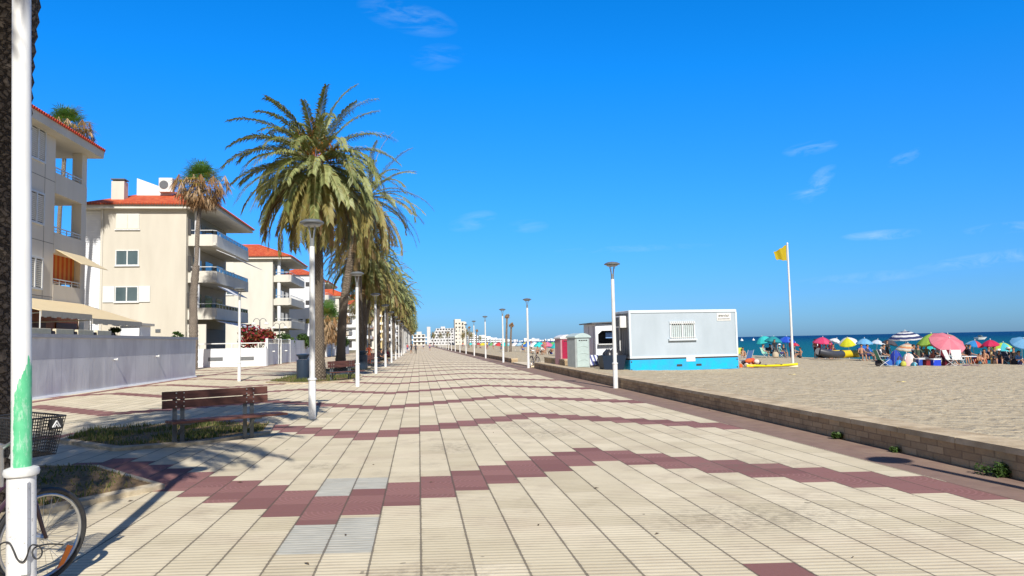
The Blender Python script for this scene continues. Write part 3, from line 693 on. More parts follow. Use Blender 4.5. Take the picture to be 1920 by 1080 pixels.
# bare washingtonias standing on the far sand
def bare_palm(px, y, h, label, seed):
    p = ay(px, 650, y); rnd = random.Random(seed); o = thing('bare_palm', label, 'palm tree', (p.x, y, sandz(p.x, y)), 0, 'dying palms out on the sand')
    MB().tube([(0, 0, 0), (.1, 0, h*.5), (.25, 0, h)], [.22, .16, .14], 8).build('trunk', M_TRUNK2, o, True); d = MB()
    for i in range(16): fan_leaf(d, Vector((.25, 0, h-.1-.3*rnd.random())), i*2.4, R(rnd.uniform(-30, 60)), .3, .45, rnd, 2, True)
    d.build('dead_fronds', M_FAN, o)
for a in ((949, 118, 6.0, 'taller of the two thin dying palms on the sand beyond the third right lamp', 1), (957, 121, 4.7, 'shorter of the two thin dying palms on the sand', 2), (879, 230, 6.6, 'thin far palm on the sand beyond the taller pale hotel', 3), (893, 215, 5.4, 'thin far palm on the sand, right one of the farther pair', 4)): bare_palm(*a)

# ------------------------------------------------------------------ benches and bins
M_BENCHLEG = mat('bench_leg_grey', (.14, .16, .17), .5, (.09, .10, .11), 6, .5)
def bench(loc, rz, label):
    o = thing('park_bench', label, 'bench', loc, rz, 'brown plank benches along the planters')   # local: length on x, sitter faces -y
    b = MB()
    for k in range(2): b.bbox(-.95, .95, .10+k*.015, .145+k*.015, .66+k*.155, .66+k*.155+.14, .006)
    b.build('backrest', M_WOOD, o)
    s = MB()
    for k in range(3): s.bbox(-.92, 1.14, -.36+k*.145, -.36+k*.145+.13, .425, .465, .006)
    s.build('seat', M_WOOD, o)
    for sx in (-.66, .60):
        f = MB()
        for dx in (-.065, .065): f.bar((sx+dx, .16, 0), (sx+dx, .175, .93), .014, .075, upv=(1, 0, 0))
        f.bar((sx, -.3, .405), (sx, .16, .405), .13, .03); f.bar((sx, -.1, .39), (sx, .15, .2), .05, .02); f.build('leg', M_BENCHLEG, o)
        for zz in (.69, .77, .845, .925):
            for dx in (-.065, .065): MB().tube([(sx+dx, .085, zz), (sx+dx, .10, zz)], .012, 8).build('bolt', M_CHROME, o)
    return o
ml, mr = gp(342, 838), gp(466, 825)
B1 = bench(((ml.x+mr.x)/2+.02, (ml.y+mr.y)/2+.12, 0), math.pi+math.atan2(mr.y-ml.y, mr.x-ml.x), 'brown plank bench in front of the shaded planter, seen from behind')
B1.rotation_euler = (0, 0, math.pi+math.atan2(mr.y-ml.y, mr.x-ml.x)+math.pi)
copy_tree(B1, (-3.55, 36.4, 0), R(55), 'brown bench beside the foot of the nearest full palm')
copy_tree(B1, (-3.5, 53, 0), R(50), 'brown bench under the leaning palm, behind the third lamp post')
copy_tree(B1, (-3.7, 67, 0), R(60), 'distant bench where two people sit under the palms')
copy_tree(B1, (-3.7, 80, 0), R(60), 'farthest visible bench on the left, beside the palm trunks')
def bin_(loc, label):
    o = thing('litter_bin', label, 'litter bin', loc, 0, 'dark cylindrical litter bins')
    MB().lathe([(.30, 0), (.31, .03), (.31, .98), (.27, 1.0), (.26, .9)], n=26).build('body', M_NAVY, o, True)
    MB().lathe([(.20, 1.02), (.25, 1.14), (.33, 1.22), (.335, 1.27), (.1, 1.30)], n=26).build('lid', M_NAVY, o, True)
    for k in range(4): a = R(45+90*k); MB().bar((.27*math.cos(a), .27*math.sin(a), .95), (.25*math.cos(a), .25*math.sin(a), 1.15), .05, .015).build('bracket', M_NAVY, o)
    return o
BN = bin_((-5.72, 38.3, .02), 'dark navy litter bin standing left of the nearest full palm')
copy_tree(BN, (-3.75, 51.5, 0), 0, 'dark litter bin between the leaning palm and the third lamp post')

# ------------------------------------------------------------------ bicycles
def bicycle(loc, rz, label, basket=True, steer=0.0, lean=0.0, col=(.05, .02, .035)):
    o = thing('bicycle', label, 'bicycle', loc, rz); o.rotation_euler = (lean, 0, rz)   # local: front is +x, front hub at origin x
    MF = mat('bike_frame_%d' % int(col[0]*1000), col, .35, tuple(c*.7 for c in col), 6, .4, spec=.6); r = .352
    def wheel(cx, st):
        T = Matrix.Translation((cx, 0, r)) @ Matrix.Rotation(st, 4, 'Z')
        ring = lambda rr: [(rr*math.cos(2*math.pi*k/40), 0, rr*math.sin(2*math.pi*k/40)) for k in range(40)]
        w = MB().tube(ring(r-.02), .021, 8, closed=True).xf(T).build('tyre', M_BLACK, o, True)
        MB().tube(ring(r-.05), .013, 6, closed=True).xf(T).build('rim', M_CHROME, o, True)
        s = MB()
        for k in range(28):
            a = 2*math.pi*k/28; a2 = a+(.5 if k % 2 else -.5); y = .03*(1 if k % 4 < 2 else -1)
            s.tube([(.02*math.cos(a2), y, .02*math.sin(a2)), ((r-.055)*math.cos(a), 0, (r-.055)*math.sin(a))], .0016, 3)
        s.xf(T).build('spokes', M_CHROME, o); MB().tube([(0, -.05, 0), (0, .05, 0)], .022, 8).xf(T).build('hub', M_CHROME, o, True)
        h = MB().hexa([(.12, -.028, -.26), (.17, -.028, -.235), (.17, -.022, -.235), (.12, -.022, -.26), (.19, -.028, -.10), (.235, -.028, -.12), (.235, -.022, -.12), (.19, -.022, -.10)])
        h.xf(T).build('reflector', mat('orange_reflector', (.8, .2, .02), .3), o)
    wheel(0, steer); wheel(-1.05, 0)
    hd = Vector((-.24, 0, .86))
    T = Matrix.Translation((0, 0, 0)) @ Matrix.Rotation(steer, 4, 'Z')
    f = MB()
    for y in (-.055, .055): f.tube([(0, y, r), (-.03, y, .42), (-.13, y, .72), (-.15, y*.5, .75)], [.012, .014, .017, .018], 8)
    f.tube([(-.15, -.03, .75), (-.15, .03, .75)], .018, 6); f.xf(T).build('fork', MF, o, True)
    fr = MB(); bb = Vector((-.62, 0, .30)); st = Vector((-.78, 0, .74)); rh = Vector((-1.05, 0, r))
    fr.tube([(-.15, 0, .74), hd], .022, 8); fr.tube([(-.17, 0, .78), bb], .018, 8); fr.tube([(-.21, 0, .84), bb+Vector((-.07, 0, .2))], .016, 8); fr.tube([bb, st], .016, 8)
    for y in (-.05, .05): fr.tube([bb, rh+Vector((0, y, 0))], .010, 6); fr.tube([st, rh+Vector((0, y, 0))], .009, 6)
    fr.tube([bb+Vector((0, -.08, 0)), bb+Vector((0, .08, 0))], .02, 8); fr.build('frame', MF, o, True)
    MB().tube([bb+Vector((.0, -.07, 0)), bb+Vector((.1, -.07, -.14))], .01, 6).tube([bb+Vector((.06, -.13, -.14)), bb+Vector((.14, -.08, -.14))], .014, 6).lathe([(.09, 0), (.09, .004)], bb).build('pedals', M_BLACK, o)
    MB().tube([st, st+Vector((-.04, 0, .16))], .012, 6).hexa([(-.95, -.08, .90), (-.68, -.02, .90), (-.68, .02, .90), (-.95, .08, .90), (-.95, -.09, .95), (-.66, -.02, .94), (-.66, .02, .94), (-.95, .09, .95)]).build('saddle', M_BLACK, o)
    hb = MB().tube([hd-Vector((0, 0, .1)), hd+Vector((-.02, 0, .2))], .013, 8).tube([(-.48, -.3, 1.09), (-.36, -.27, 1.13), (-.26, -.08, 1.07), (-.24, 0, 1.05), (-.26, .08, 1.07), (-.36, .27, 1.13), (-.48, .3, 1.09)], .012, 8)
    hb.tube([(-.34, -.24, 1.10), (-.42, -.3, 1.02)], .008, 5).xf(Matrix.Translation((-.08, 0, 0))).build('handlebar', M_CHROME, o, True)
    MB().tube([(-.38, -.285, 1.12), (-.5, -.31, 1.08)], .018, 8).tube([(-.38, .285, 1.12), (-.5, .31, 1.08)], .018, 8).build('grips', M_BLACK, o, True)
    mg = MB()
    pts = [(-1.05+(r+.03)*math.cos(a), 0, r+(r+.03)*math.sin(a)) for a in [R(20+k*12) for k in range(14)]]
    mg.tube(pts, .015, 5).build('mudguard', MF, o, True)
    if basket:
        k = MB(); x0, x1, y0, y1, z0, z1 = -.30, -.04, -.14, .14, .97, 1.24
        t_ = lambda x, y, z, f: ((x, y, z))
        top = [(x0-.02, y0-.03, z1), (x1+.04, y0-.03, z1), (x1+.04, y1+.03, z1), (x0-.02, y1+.03, z1)]; bot = [(x0, y0, z0), (x1, y0, z0), (x1, y1, z0), (x0, y1, z0)]
        for i in range(4):
            j = (i+1) % 4; k.tube([top[i], top[j]], .007, 6); k.tube([bot[i], bot[j]], .004, 5)
            A, B, C, D = map(Vector, (bot[i], bot[j], top[j], top[i])); n = 15
            for s in range(n+1): k.tube([A.lerp(B, s/n), D.lerp(C, s/n)], .0032, 3)
            for s in range(1, 12): k.tube([A.lerp(D, s/12), B.lerp(C, s/12)], .0032, 3)
        for s in range(12): k.tube([(lerp(x0, x1, s/11), y0, z0), (lerp(x0, x1, s/11), y1, z0)], .0032, 3)
        bk = k.build('basket', M_BLACK, o)
        MB().box(-.14, -.03, -.183, -.178, 1.155, 1.225).build('badge', mat('badge_black', (.03, .03, .03), .4), bk)
        e = MB()
        e.bar((-0.115, -.187, 1.168), (-0.085, -.187, 1.213), .004, .010, upv=(0, 1, 0)); e.bar((-0.085, -.187, 1.213), (-0.055, -.187, 1.168), .004, .010, upv=(0, 1, 0)); e.bar((-0.100, -.187, 1.168), (-0.085, -.187, 1.190), .004, .008, upv=(0, 1, 0)); e.bar((-0.085, -.187, 1.190), (-0.070, -.187, 1.168), .004, .008, upv=(0, 1, 0))
        e.build('emblem', mat('emblem_white', (.8, .8, .8), .5), bk)
    return o
wc = ay(74, 1006, 5.95)
bicycle((wc.x, wc.y, .01), R(63), 'dark bicycle with wire front basket leaning behind the green painted lamp post', steer=R(-4), lean=R(3))
p = gp(1006, 689); bicycle((p.x+.1, p.y, 0), R(-75), 'small bicycle parked at the end of the low wall by the beach access', basket=False)
# cable lock around the near lamp post
cb = MB(); pts = []
for (px, py, yv) in ((-60, 1060, 5.6), (-25, 1040, 5.45), (-4, 1024, 5.33), (8, 1017, 5.28), (18, 1019, 5.265), (25, 1032, 5.255), (32, 1048, 5.25), (42, 1054, 5.25), (50, 1044, 5.25), (55, 1028, 5.255), (60, 1022, 5.26), (66, 1022, 5.27), (74, 1025, 5.28), (79, 1034, 5.28), (76, 1044, 5.275), (68, 1048, 5.27), (62, 1042, 5.265), (61, 1033, 5.275), (67, 1026, 5.30), (80, 1022, 5.38), (95, 1020, 5.5), (118, 1021, 5.7)):
    pts.append(tuple(ay(px, py, yv)))
def smooth(P, k=5):
    P = [Vector(p) for p in P]; out = []
    for i in range(len(P)-1):
        a, b, c, d = P[max(i-1, 0)], P[i], P[i+1], P[min(i+2, len(P)-1)]
        for j in range(k):
            f = j/k; out.append(.5*((2*b)+(c-a)*f+(2*a-5*b+4*c-d)*f*f+(3*b-a-3*c+d)*f**3))
    return out+[P[-1]]
pts = smooth(pts)
cb.tube(pts, .0055, 6)
tag(cb.build('cable_lock', M_BLACK, None, True), 'thin black cable looped untidily around the base of the painted lamp post', 'cable lock')

# ------------------------------------------------------------------ fences and garden walls on the left
def fence():
    o = thing('grey_fence', 'long grey sheet metal fence with two knobbed rods along the left path', 'fence')
    x = lambda y: lerp(-13.6, -13.15, (y-28)/18.5)
    b = MB(); n = 34
    P = [(x(y)+.03*math.sin(y*2.7)*0, y) for y in [20+26.5*i/n for i in range(n+1)]]
    for i in range(n):
        (xa, a), (xe, e) = P[i], P[i+1]; b.hexa([(xa-.08, a, .06), (xa, a, .06), (xe, e, .06), (xe-.08, e, .06), (xa-.08, a, 2.2), (xa, a, 2.2), (xe, e, 2.2), (xe-.08, e, 2.2)])
    b.box(-13.6-3.0, -13.22, 46.42, 46.5, .06, 2.2); b.build('sheeting', M_GREYWALL, o)
    c = MB().hexa([(x(20)-.2, 20, 2.2), (x(20)+.12, 20, 2.2), (x(46.5)+.12, 46.55, 2.2), (x(46.5)-.2, 46.55, 2.2), (x(20)-.2, 20, 2.34), (x(20)+.12, 20, 2.34), (x(46.5)+.12, 46.55, 2.34), (x(46.5)-.2, 46.55, 2.34)])
    c.build('top_rail', mat('fence_cap', (.33, .34, .38), .6), o)
    MB().hexa([(x(20)-.1, 20, 0), (x(20)+.08, 20, 0), (x(46.5)+.08, 46.52, 0), (x(46.5)-.1, 46.52, 0), (x(20)-.1, 20, .075), (x(20)+.05, 20, .075), (x(46.5)+.05, 46.52, .075), (x(46.5)-.1, 46.52, .075)]).build('plinth', M_WHITEWALL, o)
    for px, py in ((213, 674), (287, 668)):
        p = ax(px, py, -13.45); k = MB().tube([(x(p.y)+.0, p.y, p.z), (x(p.y)+.13, p.y, p.z)], .03, 8); k.tube([(x(p.y)+.12, p.y, p.z), (x(p.y)+.17, p.y, p.z)], .065, 12); k.build('knob', M_WHITE, o, True)
fence()
def railtop(b, a, e, z, h=.42, m=0):   # open balustrade: posts and rails
    a, e = Vector(a), Vector(e); L = (e-a).length; n = max(1, int(L/2.3))
    b.bar((a.x, a.y, z+h), (e.x, e.y, z+h), .09, .09, m); b.bar((a.x, a.y, z+.03), (e.x, e.y, z+.03), .08, .06, m)
    for i in range(n+1): q = a.lerp(e, i/n); b.box(q.x-.06, q.x+.06, q.y-.06, q.y+.06, z, z+h, m)
def garden_front(Y, xl, L, label, gates=True):
    o = thing('garden_wall', label, 'wall', (0, 0, 0)); xr = -13.4
    b = MB().box(xl, xr, Y, Y+.22, 0, 1.55); b.box(xr-.22, xr-.002, Y+.222, Y+.6, 0, 1.55)
    b.build('front_wall', M_WHITEWALL, o)
    r_ = MB(); railtop(r_, (xl+.2, Y+.11, 0), (xr-.1, Y+.11, 0), 1.55, .5); r_.build('balustrade', M_WHITE, o)
    for vx in (lerp(xl, xr, .28), lerp(xl, xr, .72)):
        v = MB(); v.box(vx-.62, vx+.62, Y-.012, Y+.01, .52, .86)
        v.build('vent', M_GREY, o); s = MB()
        for k in range(5): s.box(vx-.6, vx+.6, Y-.024, Y-.013, .545+k*.062, .57+k*.062)
        s.build('louvres', M_METAL, o)
    g = MB().box(xr-.14, xr-.02, Y+.62, Y+5.8, .06, 1.95); g.box(xr-.14, xr-.02, Y+7.4, Y+12.5, .06, 1.95); g.box(xr-.16, xr-.0, Y+12.52, Y+L, 0, 2.35)
    g.build('side_panels', M_GREYWALL, o)
    pk = MB()
    for k in range(34): yy = Y+.7+k*.35; pk.box(xr-.1, xr-.06, yy, yy+.04, 1.95, 2.35)
    pk.box(xr-.13, xr-.03, Y+.62, Y+12.5, 2.35, 2.40)
    for yy in (Y+.6, Y+5.85, Y+7.3, Y+12.4): pk.box(xr-.2, xr+.02, yy-.0, yy+.15, 0, 2.45)
    pk.build('pickets', M_WHITE, o)
    for yy in (Y+3, Y+9.5): MB().tube([(xr-.02, yy, 1.25), (xr+.2, yy, 1.25)], .06, 8).build('knob', M_WHITE, o)
    return o
garden_front(68.6, -19.4, 38, 'bright white garden wall with two vents below the second building')
garden_front(112, -22, 36, 'farther white garden wall with grey panels, left of the leaning palm')
# twin garden lamps and shrubs behind the white wall
def globelamp(loc, label):
    o = thing('garden_lamp', label, 'lamp', loc, 0, 'twin garden lamps behind the white wall'); b = MB().tube([(0, 0, 0), (0, 0, 2.9)], .05, 8)
    for s in (-1, 1): b.tube([(0, 0, 2.7)]+[(s*(.3-.3*math.cos(a)), 0, 2.9+.35*math.sin(a)) for a in [R(q) for q in range(0, 181, 20)]], .03, 6)
    b.build('post', M_GREY, o, True)
    for s in (-1, 1): MB().lathe([(.04, 0), (.1, -.02), (.28, -.22), (.05, -.24)], (s*.6, 0, 2.9), 12).build('lamp_shade', M_WHITE, o, True)
globelamp((ay(487, 650, 75).x, 75, 1.2), 'left one of the twin headed garden lamps above the white wall, by the red shrub'); globelamp((ay(524, 650, 84).x, 84, 1.0), 'right one of the twin headed garden lamps above the white wall')
p = ay(484, 630, 73); shrub((p.x, p.y, 1.2), 1.5, 2.3, 2600, [M_BOUG, M_BOUG2, M_LEAF2], 'flowering_shrub', 'red and rust coloured flowering shrub above the white garden wall', 'shrub', leaf=.16, seed=4)
for px, yv, lb in ((540, 84, 'round green shrub behind the grey gates right of the red shrub'), (572, 92, 'green shrub half hidden behind the second lamp post'), (610, 116, 'trailing dark green shrub on the farther white wall'), (638, 124, 'small green shrub left of the leaning palm trunk')):
    p = ay(px, 640, yv); shrub((p.x, yv, 1.3), 1.3, 1.7, 1500, [M_LEAF, M_LEAF2], 'shrub', lb, 'shrub', leaf=.14, seed=int(px))
for px, py, yv, lb in ((215, 620, 43, 'small dark plant beside the terrace panels above the grey fence'), (333, 626, 58, 'spiky little plant poking above the grey fence before the cream wall')):
    p = ay(px, py, yv); shrub((p.x, yv, 2.0), .35, 1.0, 400, [M_LEAF2, M_LEAF], 'plant', lb, 'plant', leaf=.1, seed=int(px))

# ------------------------------------------------------------------ buildings
def window(b_fr, b_gl, x0, x1, z0, z1, y, nx=2):       # on a wall facing -y
    for a, c, d, e in ((x0, x1, z0, z0+.09), (x0, x1, z1-.09, z1), (x0, x0+.09, z0+.09, z1-.09), (x1-.09, x1, z0+.09, z1-.09)): b_fr.box(a, c, y-.07, y+.04, d, e)
    for k in range(1, nx): xm = lerp(x0, x1, k/nx); b_fr.box(xm-.05, xm+.05, y-.055, y+.03, z0+.09, z1-.09)
    b_gl.box(x0+.09, x1-.09, y-.02, y+.02, z0+.09, z1-.09)
    b_fr.box(x0-.08, x1+.08, y-.14, y-.001, z0-.09, z0-.002)
M_SHUT = mat('pale_shutter', (.66, .68, .66), .6, (.58, .6, .58), 3, .4); M_SHUTC = mat('cream_shutter', (.72, .68, .56), .6, (.64, .6, .5), 3, .4)
def block(Y, label, wcol, full=True, dz=0.0, xr=-21.3, wid=8.9, L=14.5, n=3, roof=True, depth=None):
    o = thing('apartment_building', label, 'building', (xr, Y, 0), 0, 'apartment blocks along the left side'); W_ = wid; Ht = 14.6
    w = MB().box(-W_, 0, 0, L, 0, Ht); w.build('wall', wcol, o)
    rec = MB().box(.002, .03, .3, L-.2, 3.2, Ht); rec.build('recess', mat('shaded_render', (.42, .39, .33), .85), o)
    # balconies
    lv = [11.55, 8.10, 4.65]
    for k, z in enumerate(lv[:]):
        b = MB(); b.box(.04, 2.5, .55, L-.6, z-.25, z-.02)
        b.box(.04, 2.2, .5, .62, z-.3, z+.78); 
        b.hexa([(2.2, .5, z-.3), (2.52, .85, z-.3), (2.42, .9, z-.3), (2.15, .62, z-.3), (2.2, .5, z+.78), (2.52, .85, z+.78), (2.42, .9, z+.78), (2.15, .62, z+.78)])
        b.box(2.42, 2.53, .9, L-.5, z-.3, z+.78); b.box(.04, 2.42, L-.6, L-.5, z-.3, z+.78)
        bl = b.build('balcony', M_CREAM2, o)
        r_ = MB(); 
        for a, e in (((.1, .55), (2.18, .55)), ((2.18, .55), (2.47, .9)), ((2.47, .9), (2.47, L-.55))):
            a, e = Vector((*a, 0)), Vector((*e, 0)); m_ = max(1, int((e-a).length/1.15)); r_.bar((a.x, a.y, z+1.17), (e.x, e.y, z+1.17), .06, .06)
            for q in range(m_+1): pq = a.lerp(e, q/m_); r_.box(pq.x-.03, pq.x+.03, pq.y-.03, pq.y+.03, z+.78, z+1.15)
        r_.build('railing', M_WHITE, bl)
        if full: MB().box(2.46, 2.475, .95, L-.55, z+.80, z+1.13).build('glass_panel', M_BLUEGLASS if k < 2 else M_GLASS, bl)
        for yy in (2.2, 6.2, 10.4): MB().box(.035, .06, yy, yy+2.6, z+.02, z+2.3).build('glass_door', M_GLASS, o)
        MB().lathe([(.26, 0), (.26, 2.25)], (.75, .85, z+.8), 14).build('column', M_WHITEWALL, o, True)
        MB().box(.06, .3, .36, .46, z+.75, z+2.2).build('side_window', M_DARK, o)
    if full:
        for (z, y0, y1, out) in ((10.9, 1.0, 13.2, 1.75), (7.5, 1.5, 8.5, 1.2), (4.2, 1.2, 13.0, 2.6)):
            MB().hexa([(2.45, y0, z), (2.45+out, y0, z-.75), (2.45+out, y1, z-.75), (2.45, y1, z), (2.45, y0, z+.04), (2.45+out, y0, z-.71), (2.45+out, y1, z-.71), (2.45, y1, z+.04)]).build('awning', M_AWNW, o)
    # ground floor pier
    MB().box(.04, 1.7, .5, .75, 0, 3.9).build('pier', M_CREAM2, o)
    MB().box(.05, .09, 1.2, L-.6, .2, 3.6).build('patio_doors', M_DARK, o)
    # windows on the sunlit end
    xs = -W_+2.35
    for k, zc in enumerate((13.45, 10.1, 6.75)):
        f, g = MB(), MB()
        window(f, g, xs-1.02, xs+1.02, zc-.72, zc+.72, 0); wf = f.build('window', M_WHITE, o)
        if k == 0:
            s = MB()
            for sg in (0, 1): s.bbox(xs-1.0+sg*1.01, xs-.01+sg*1.01, -.11, -.075, zc-.68, zc+.68, .01)
            s.build('shutter', M_SHUTC, wf)
        else: g.build('pane', M_GLASS, wf)
        if k == 2:
            for sg in (-1, 1): cx_ = xs+sg*1.55; MB().bbox(cx_-.5, cx_+.5, -.09, -.03, zc-.74, zc+.74, .01).build('shutter', M_SHUT, o)
    MB().tube([(-W_+.18, -.07, .3), (-W_+.18, -.07, Ht)], .05, 6).build('downpipe', M_CREAM2, o)
    MB().box(-2.6, -2.15, -.05, -.001, 3.2, 3.5).build('meter_box', M_GREY, o)
    # fascia, roof
    ov = .55; x0, x1, y0, y1 = -W_-2.2, 2.75, -ov, L+.8
    f = MB(); f.box(x0, x1, y0, y1, Ht+.002, Ht+.1); f.box(x0+.05, x1-.05, y0+.05, y1-.05, Ht+.1, Ht+.34); f.build('eaves', M_CREAM2, o)
    gt = MB().tube([(x0, y0-.05, Ht+.33), (x1, y0-.05, Ht+.33)], .07, 6).tube([(x1+.05, y0, Ht+.33), (x1+.05, y1, Ht+.33)], .07, 6); gt.build('gutter', mat('gutter', (.20, .14, .11), .6), o)
    zr = Ht+3.1; e0, e1, g0, g1 = x0-.1, x1+.12, y0-.12, y1+.12; ym = (g0+g1)/2; rise = 6.4
    A, B, C, D = (e0, g0, Ht+.36), (e1, g0, Ht+.36), (e1, g1, Ht+.36), (e0, g1, Ht+.36); E_, F_ = (e0+4.5, ym, zr), (e1-rise, ym, zr)
    rf = MB().mesh([A, B, C, D, E_, F_], [(0, 1, 5, 4), (1, 2, 5), (2, 3, 4, 5), (3, 0, 4), (3, 2, 1, 0)]).build('roof', M_TILE, o)
    edge = MB()
    for i in range(int((e1-e0)/.24)): xx = e0+.12+i*.24; edge.tube([(xx, g0-.06, Ht+.37), (xx, g0+.25, Ht+.52)], .07, 6)
    for i in range(int((g1-g0)/.24)): yy = g0+.12+i*.24; edge.tube([(e1+.06, yy, Ht+.37), (e1-.25, yy, Ht+.52)], .07, 6)
    edge.tube([B, F_], .1, 6); edge.tube([E_, F_], .1, 6); edge.build('edge_tiles', M_TILE, rf)
    ch = MB().box(-W_-.0, -W_+1.15, 2.2, 3.2, Ht+.5, Ht+3.1); ch.build('chimney', M_CREAM2, rf)
    MB().box(-W_-.06, -W_+1.21, 2.14, 3.26, Ht+3.25, Ht+3.35).box(-W_+.1, -W_+.3, 2.3, 3.1, Ht+3.1, Ht+3.25).box(-W_+.85, -W_+1.05, 2.3, 3.1, Ht+3.1, Ht+3.25).build('chimney_cap', M_GREY, rf)
    if full:
        MB().mesh([(-W_+1.3, 5, Ht+1.0), (-W_+4.6, 5, Ht+1.0), (-W_+1.3, 5, Ht+4.0), (-W_+1.3, 8, Ht+1.0), (-W_+4.6, 8, Ht+1.0), (-W_+1.3, 8, Ht+4.0), (-W_+4.6, 5, Ht+2.75), (-W_+4.6, 8, Ht+2.75)], [(0, 1, 6, 2), (3, 5, 7, 4), (0, 2, 5, 3), (1, 4, 7, 6), (2, 6, 7, 5)]).build('stair_gable', M_WHITEWALL, rf)
        ac = MB().bbox(-3.9, -2.6, 4.2, 4.9, Ht+2.5, Ht+3.9, .04).build('air_conditioner', M_WHITE, rf)
        MB().lathe([(.42, 0), (.42, .03)], n=16).xf(Matrix.Translation((-3.4, 4.19, Ht+3.2)) @ Matrix.Rotation(R(90), 4, 'X')).build('fan_grille', M_GREY, ac)
        # louvred white stair core on the left
        c = MB().box(-W_-2.6, -W_-.004, .7, 6, 0, Ht-.02)
        for k in range(62): c.box(-W_-2.6, -W_-.02, .655, .70, .6+k*.225, .6+k*.225+.16)
        c.build('louvred_core', M_WHITEWALL, o)
    return o
block(72, 'cream four storey block with red roof, chimney and corner balconies, second from the left edge', M_CREAM, wid=7.5)
block(113.5, 'cream block with red roof, third in line, seen left of the second lamp post', M_CREAM2, full=False)
block(160, 'smaller looking cream block with red roof seen between the palm trunks', M_CREAM2, full=False)
block(206, 'farther cream block mostly hidden behind the palm trunks', M_CREAM2, full=False, L=13)
# white wing between
o = thing('apartment_building', 'plain white block with small dark window slots between the second pair of red roofs', 'building', (0, 0, 0))
MB().box(-26, -18.2, 137, 150, 0, 14.4).build('wall', M_WHITEWALL, o)
for k in range(4):
    for xx in (-20.9, -19.6): MB().box(xx-.4, xx+.4, 136.96, 136.999, 2.4+k*3.3, 3.2+k*3.3).build('window', M_DARK, o)
MB().mesh([(-26.4, 136.6, 14.4), (-17.8, 136.6, 14.4), (-17.8, 150.4, 14.4), (-26.4, 150.4, 14.4), (-22, 143, 16.2)], [(0, 1, 4), (1, 2, 4), (2, 3, 4), (3, 0, 4), (3, 2, 1, 0)]).build('roof', M_TILE, o)

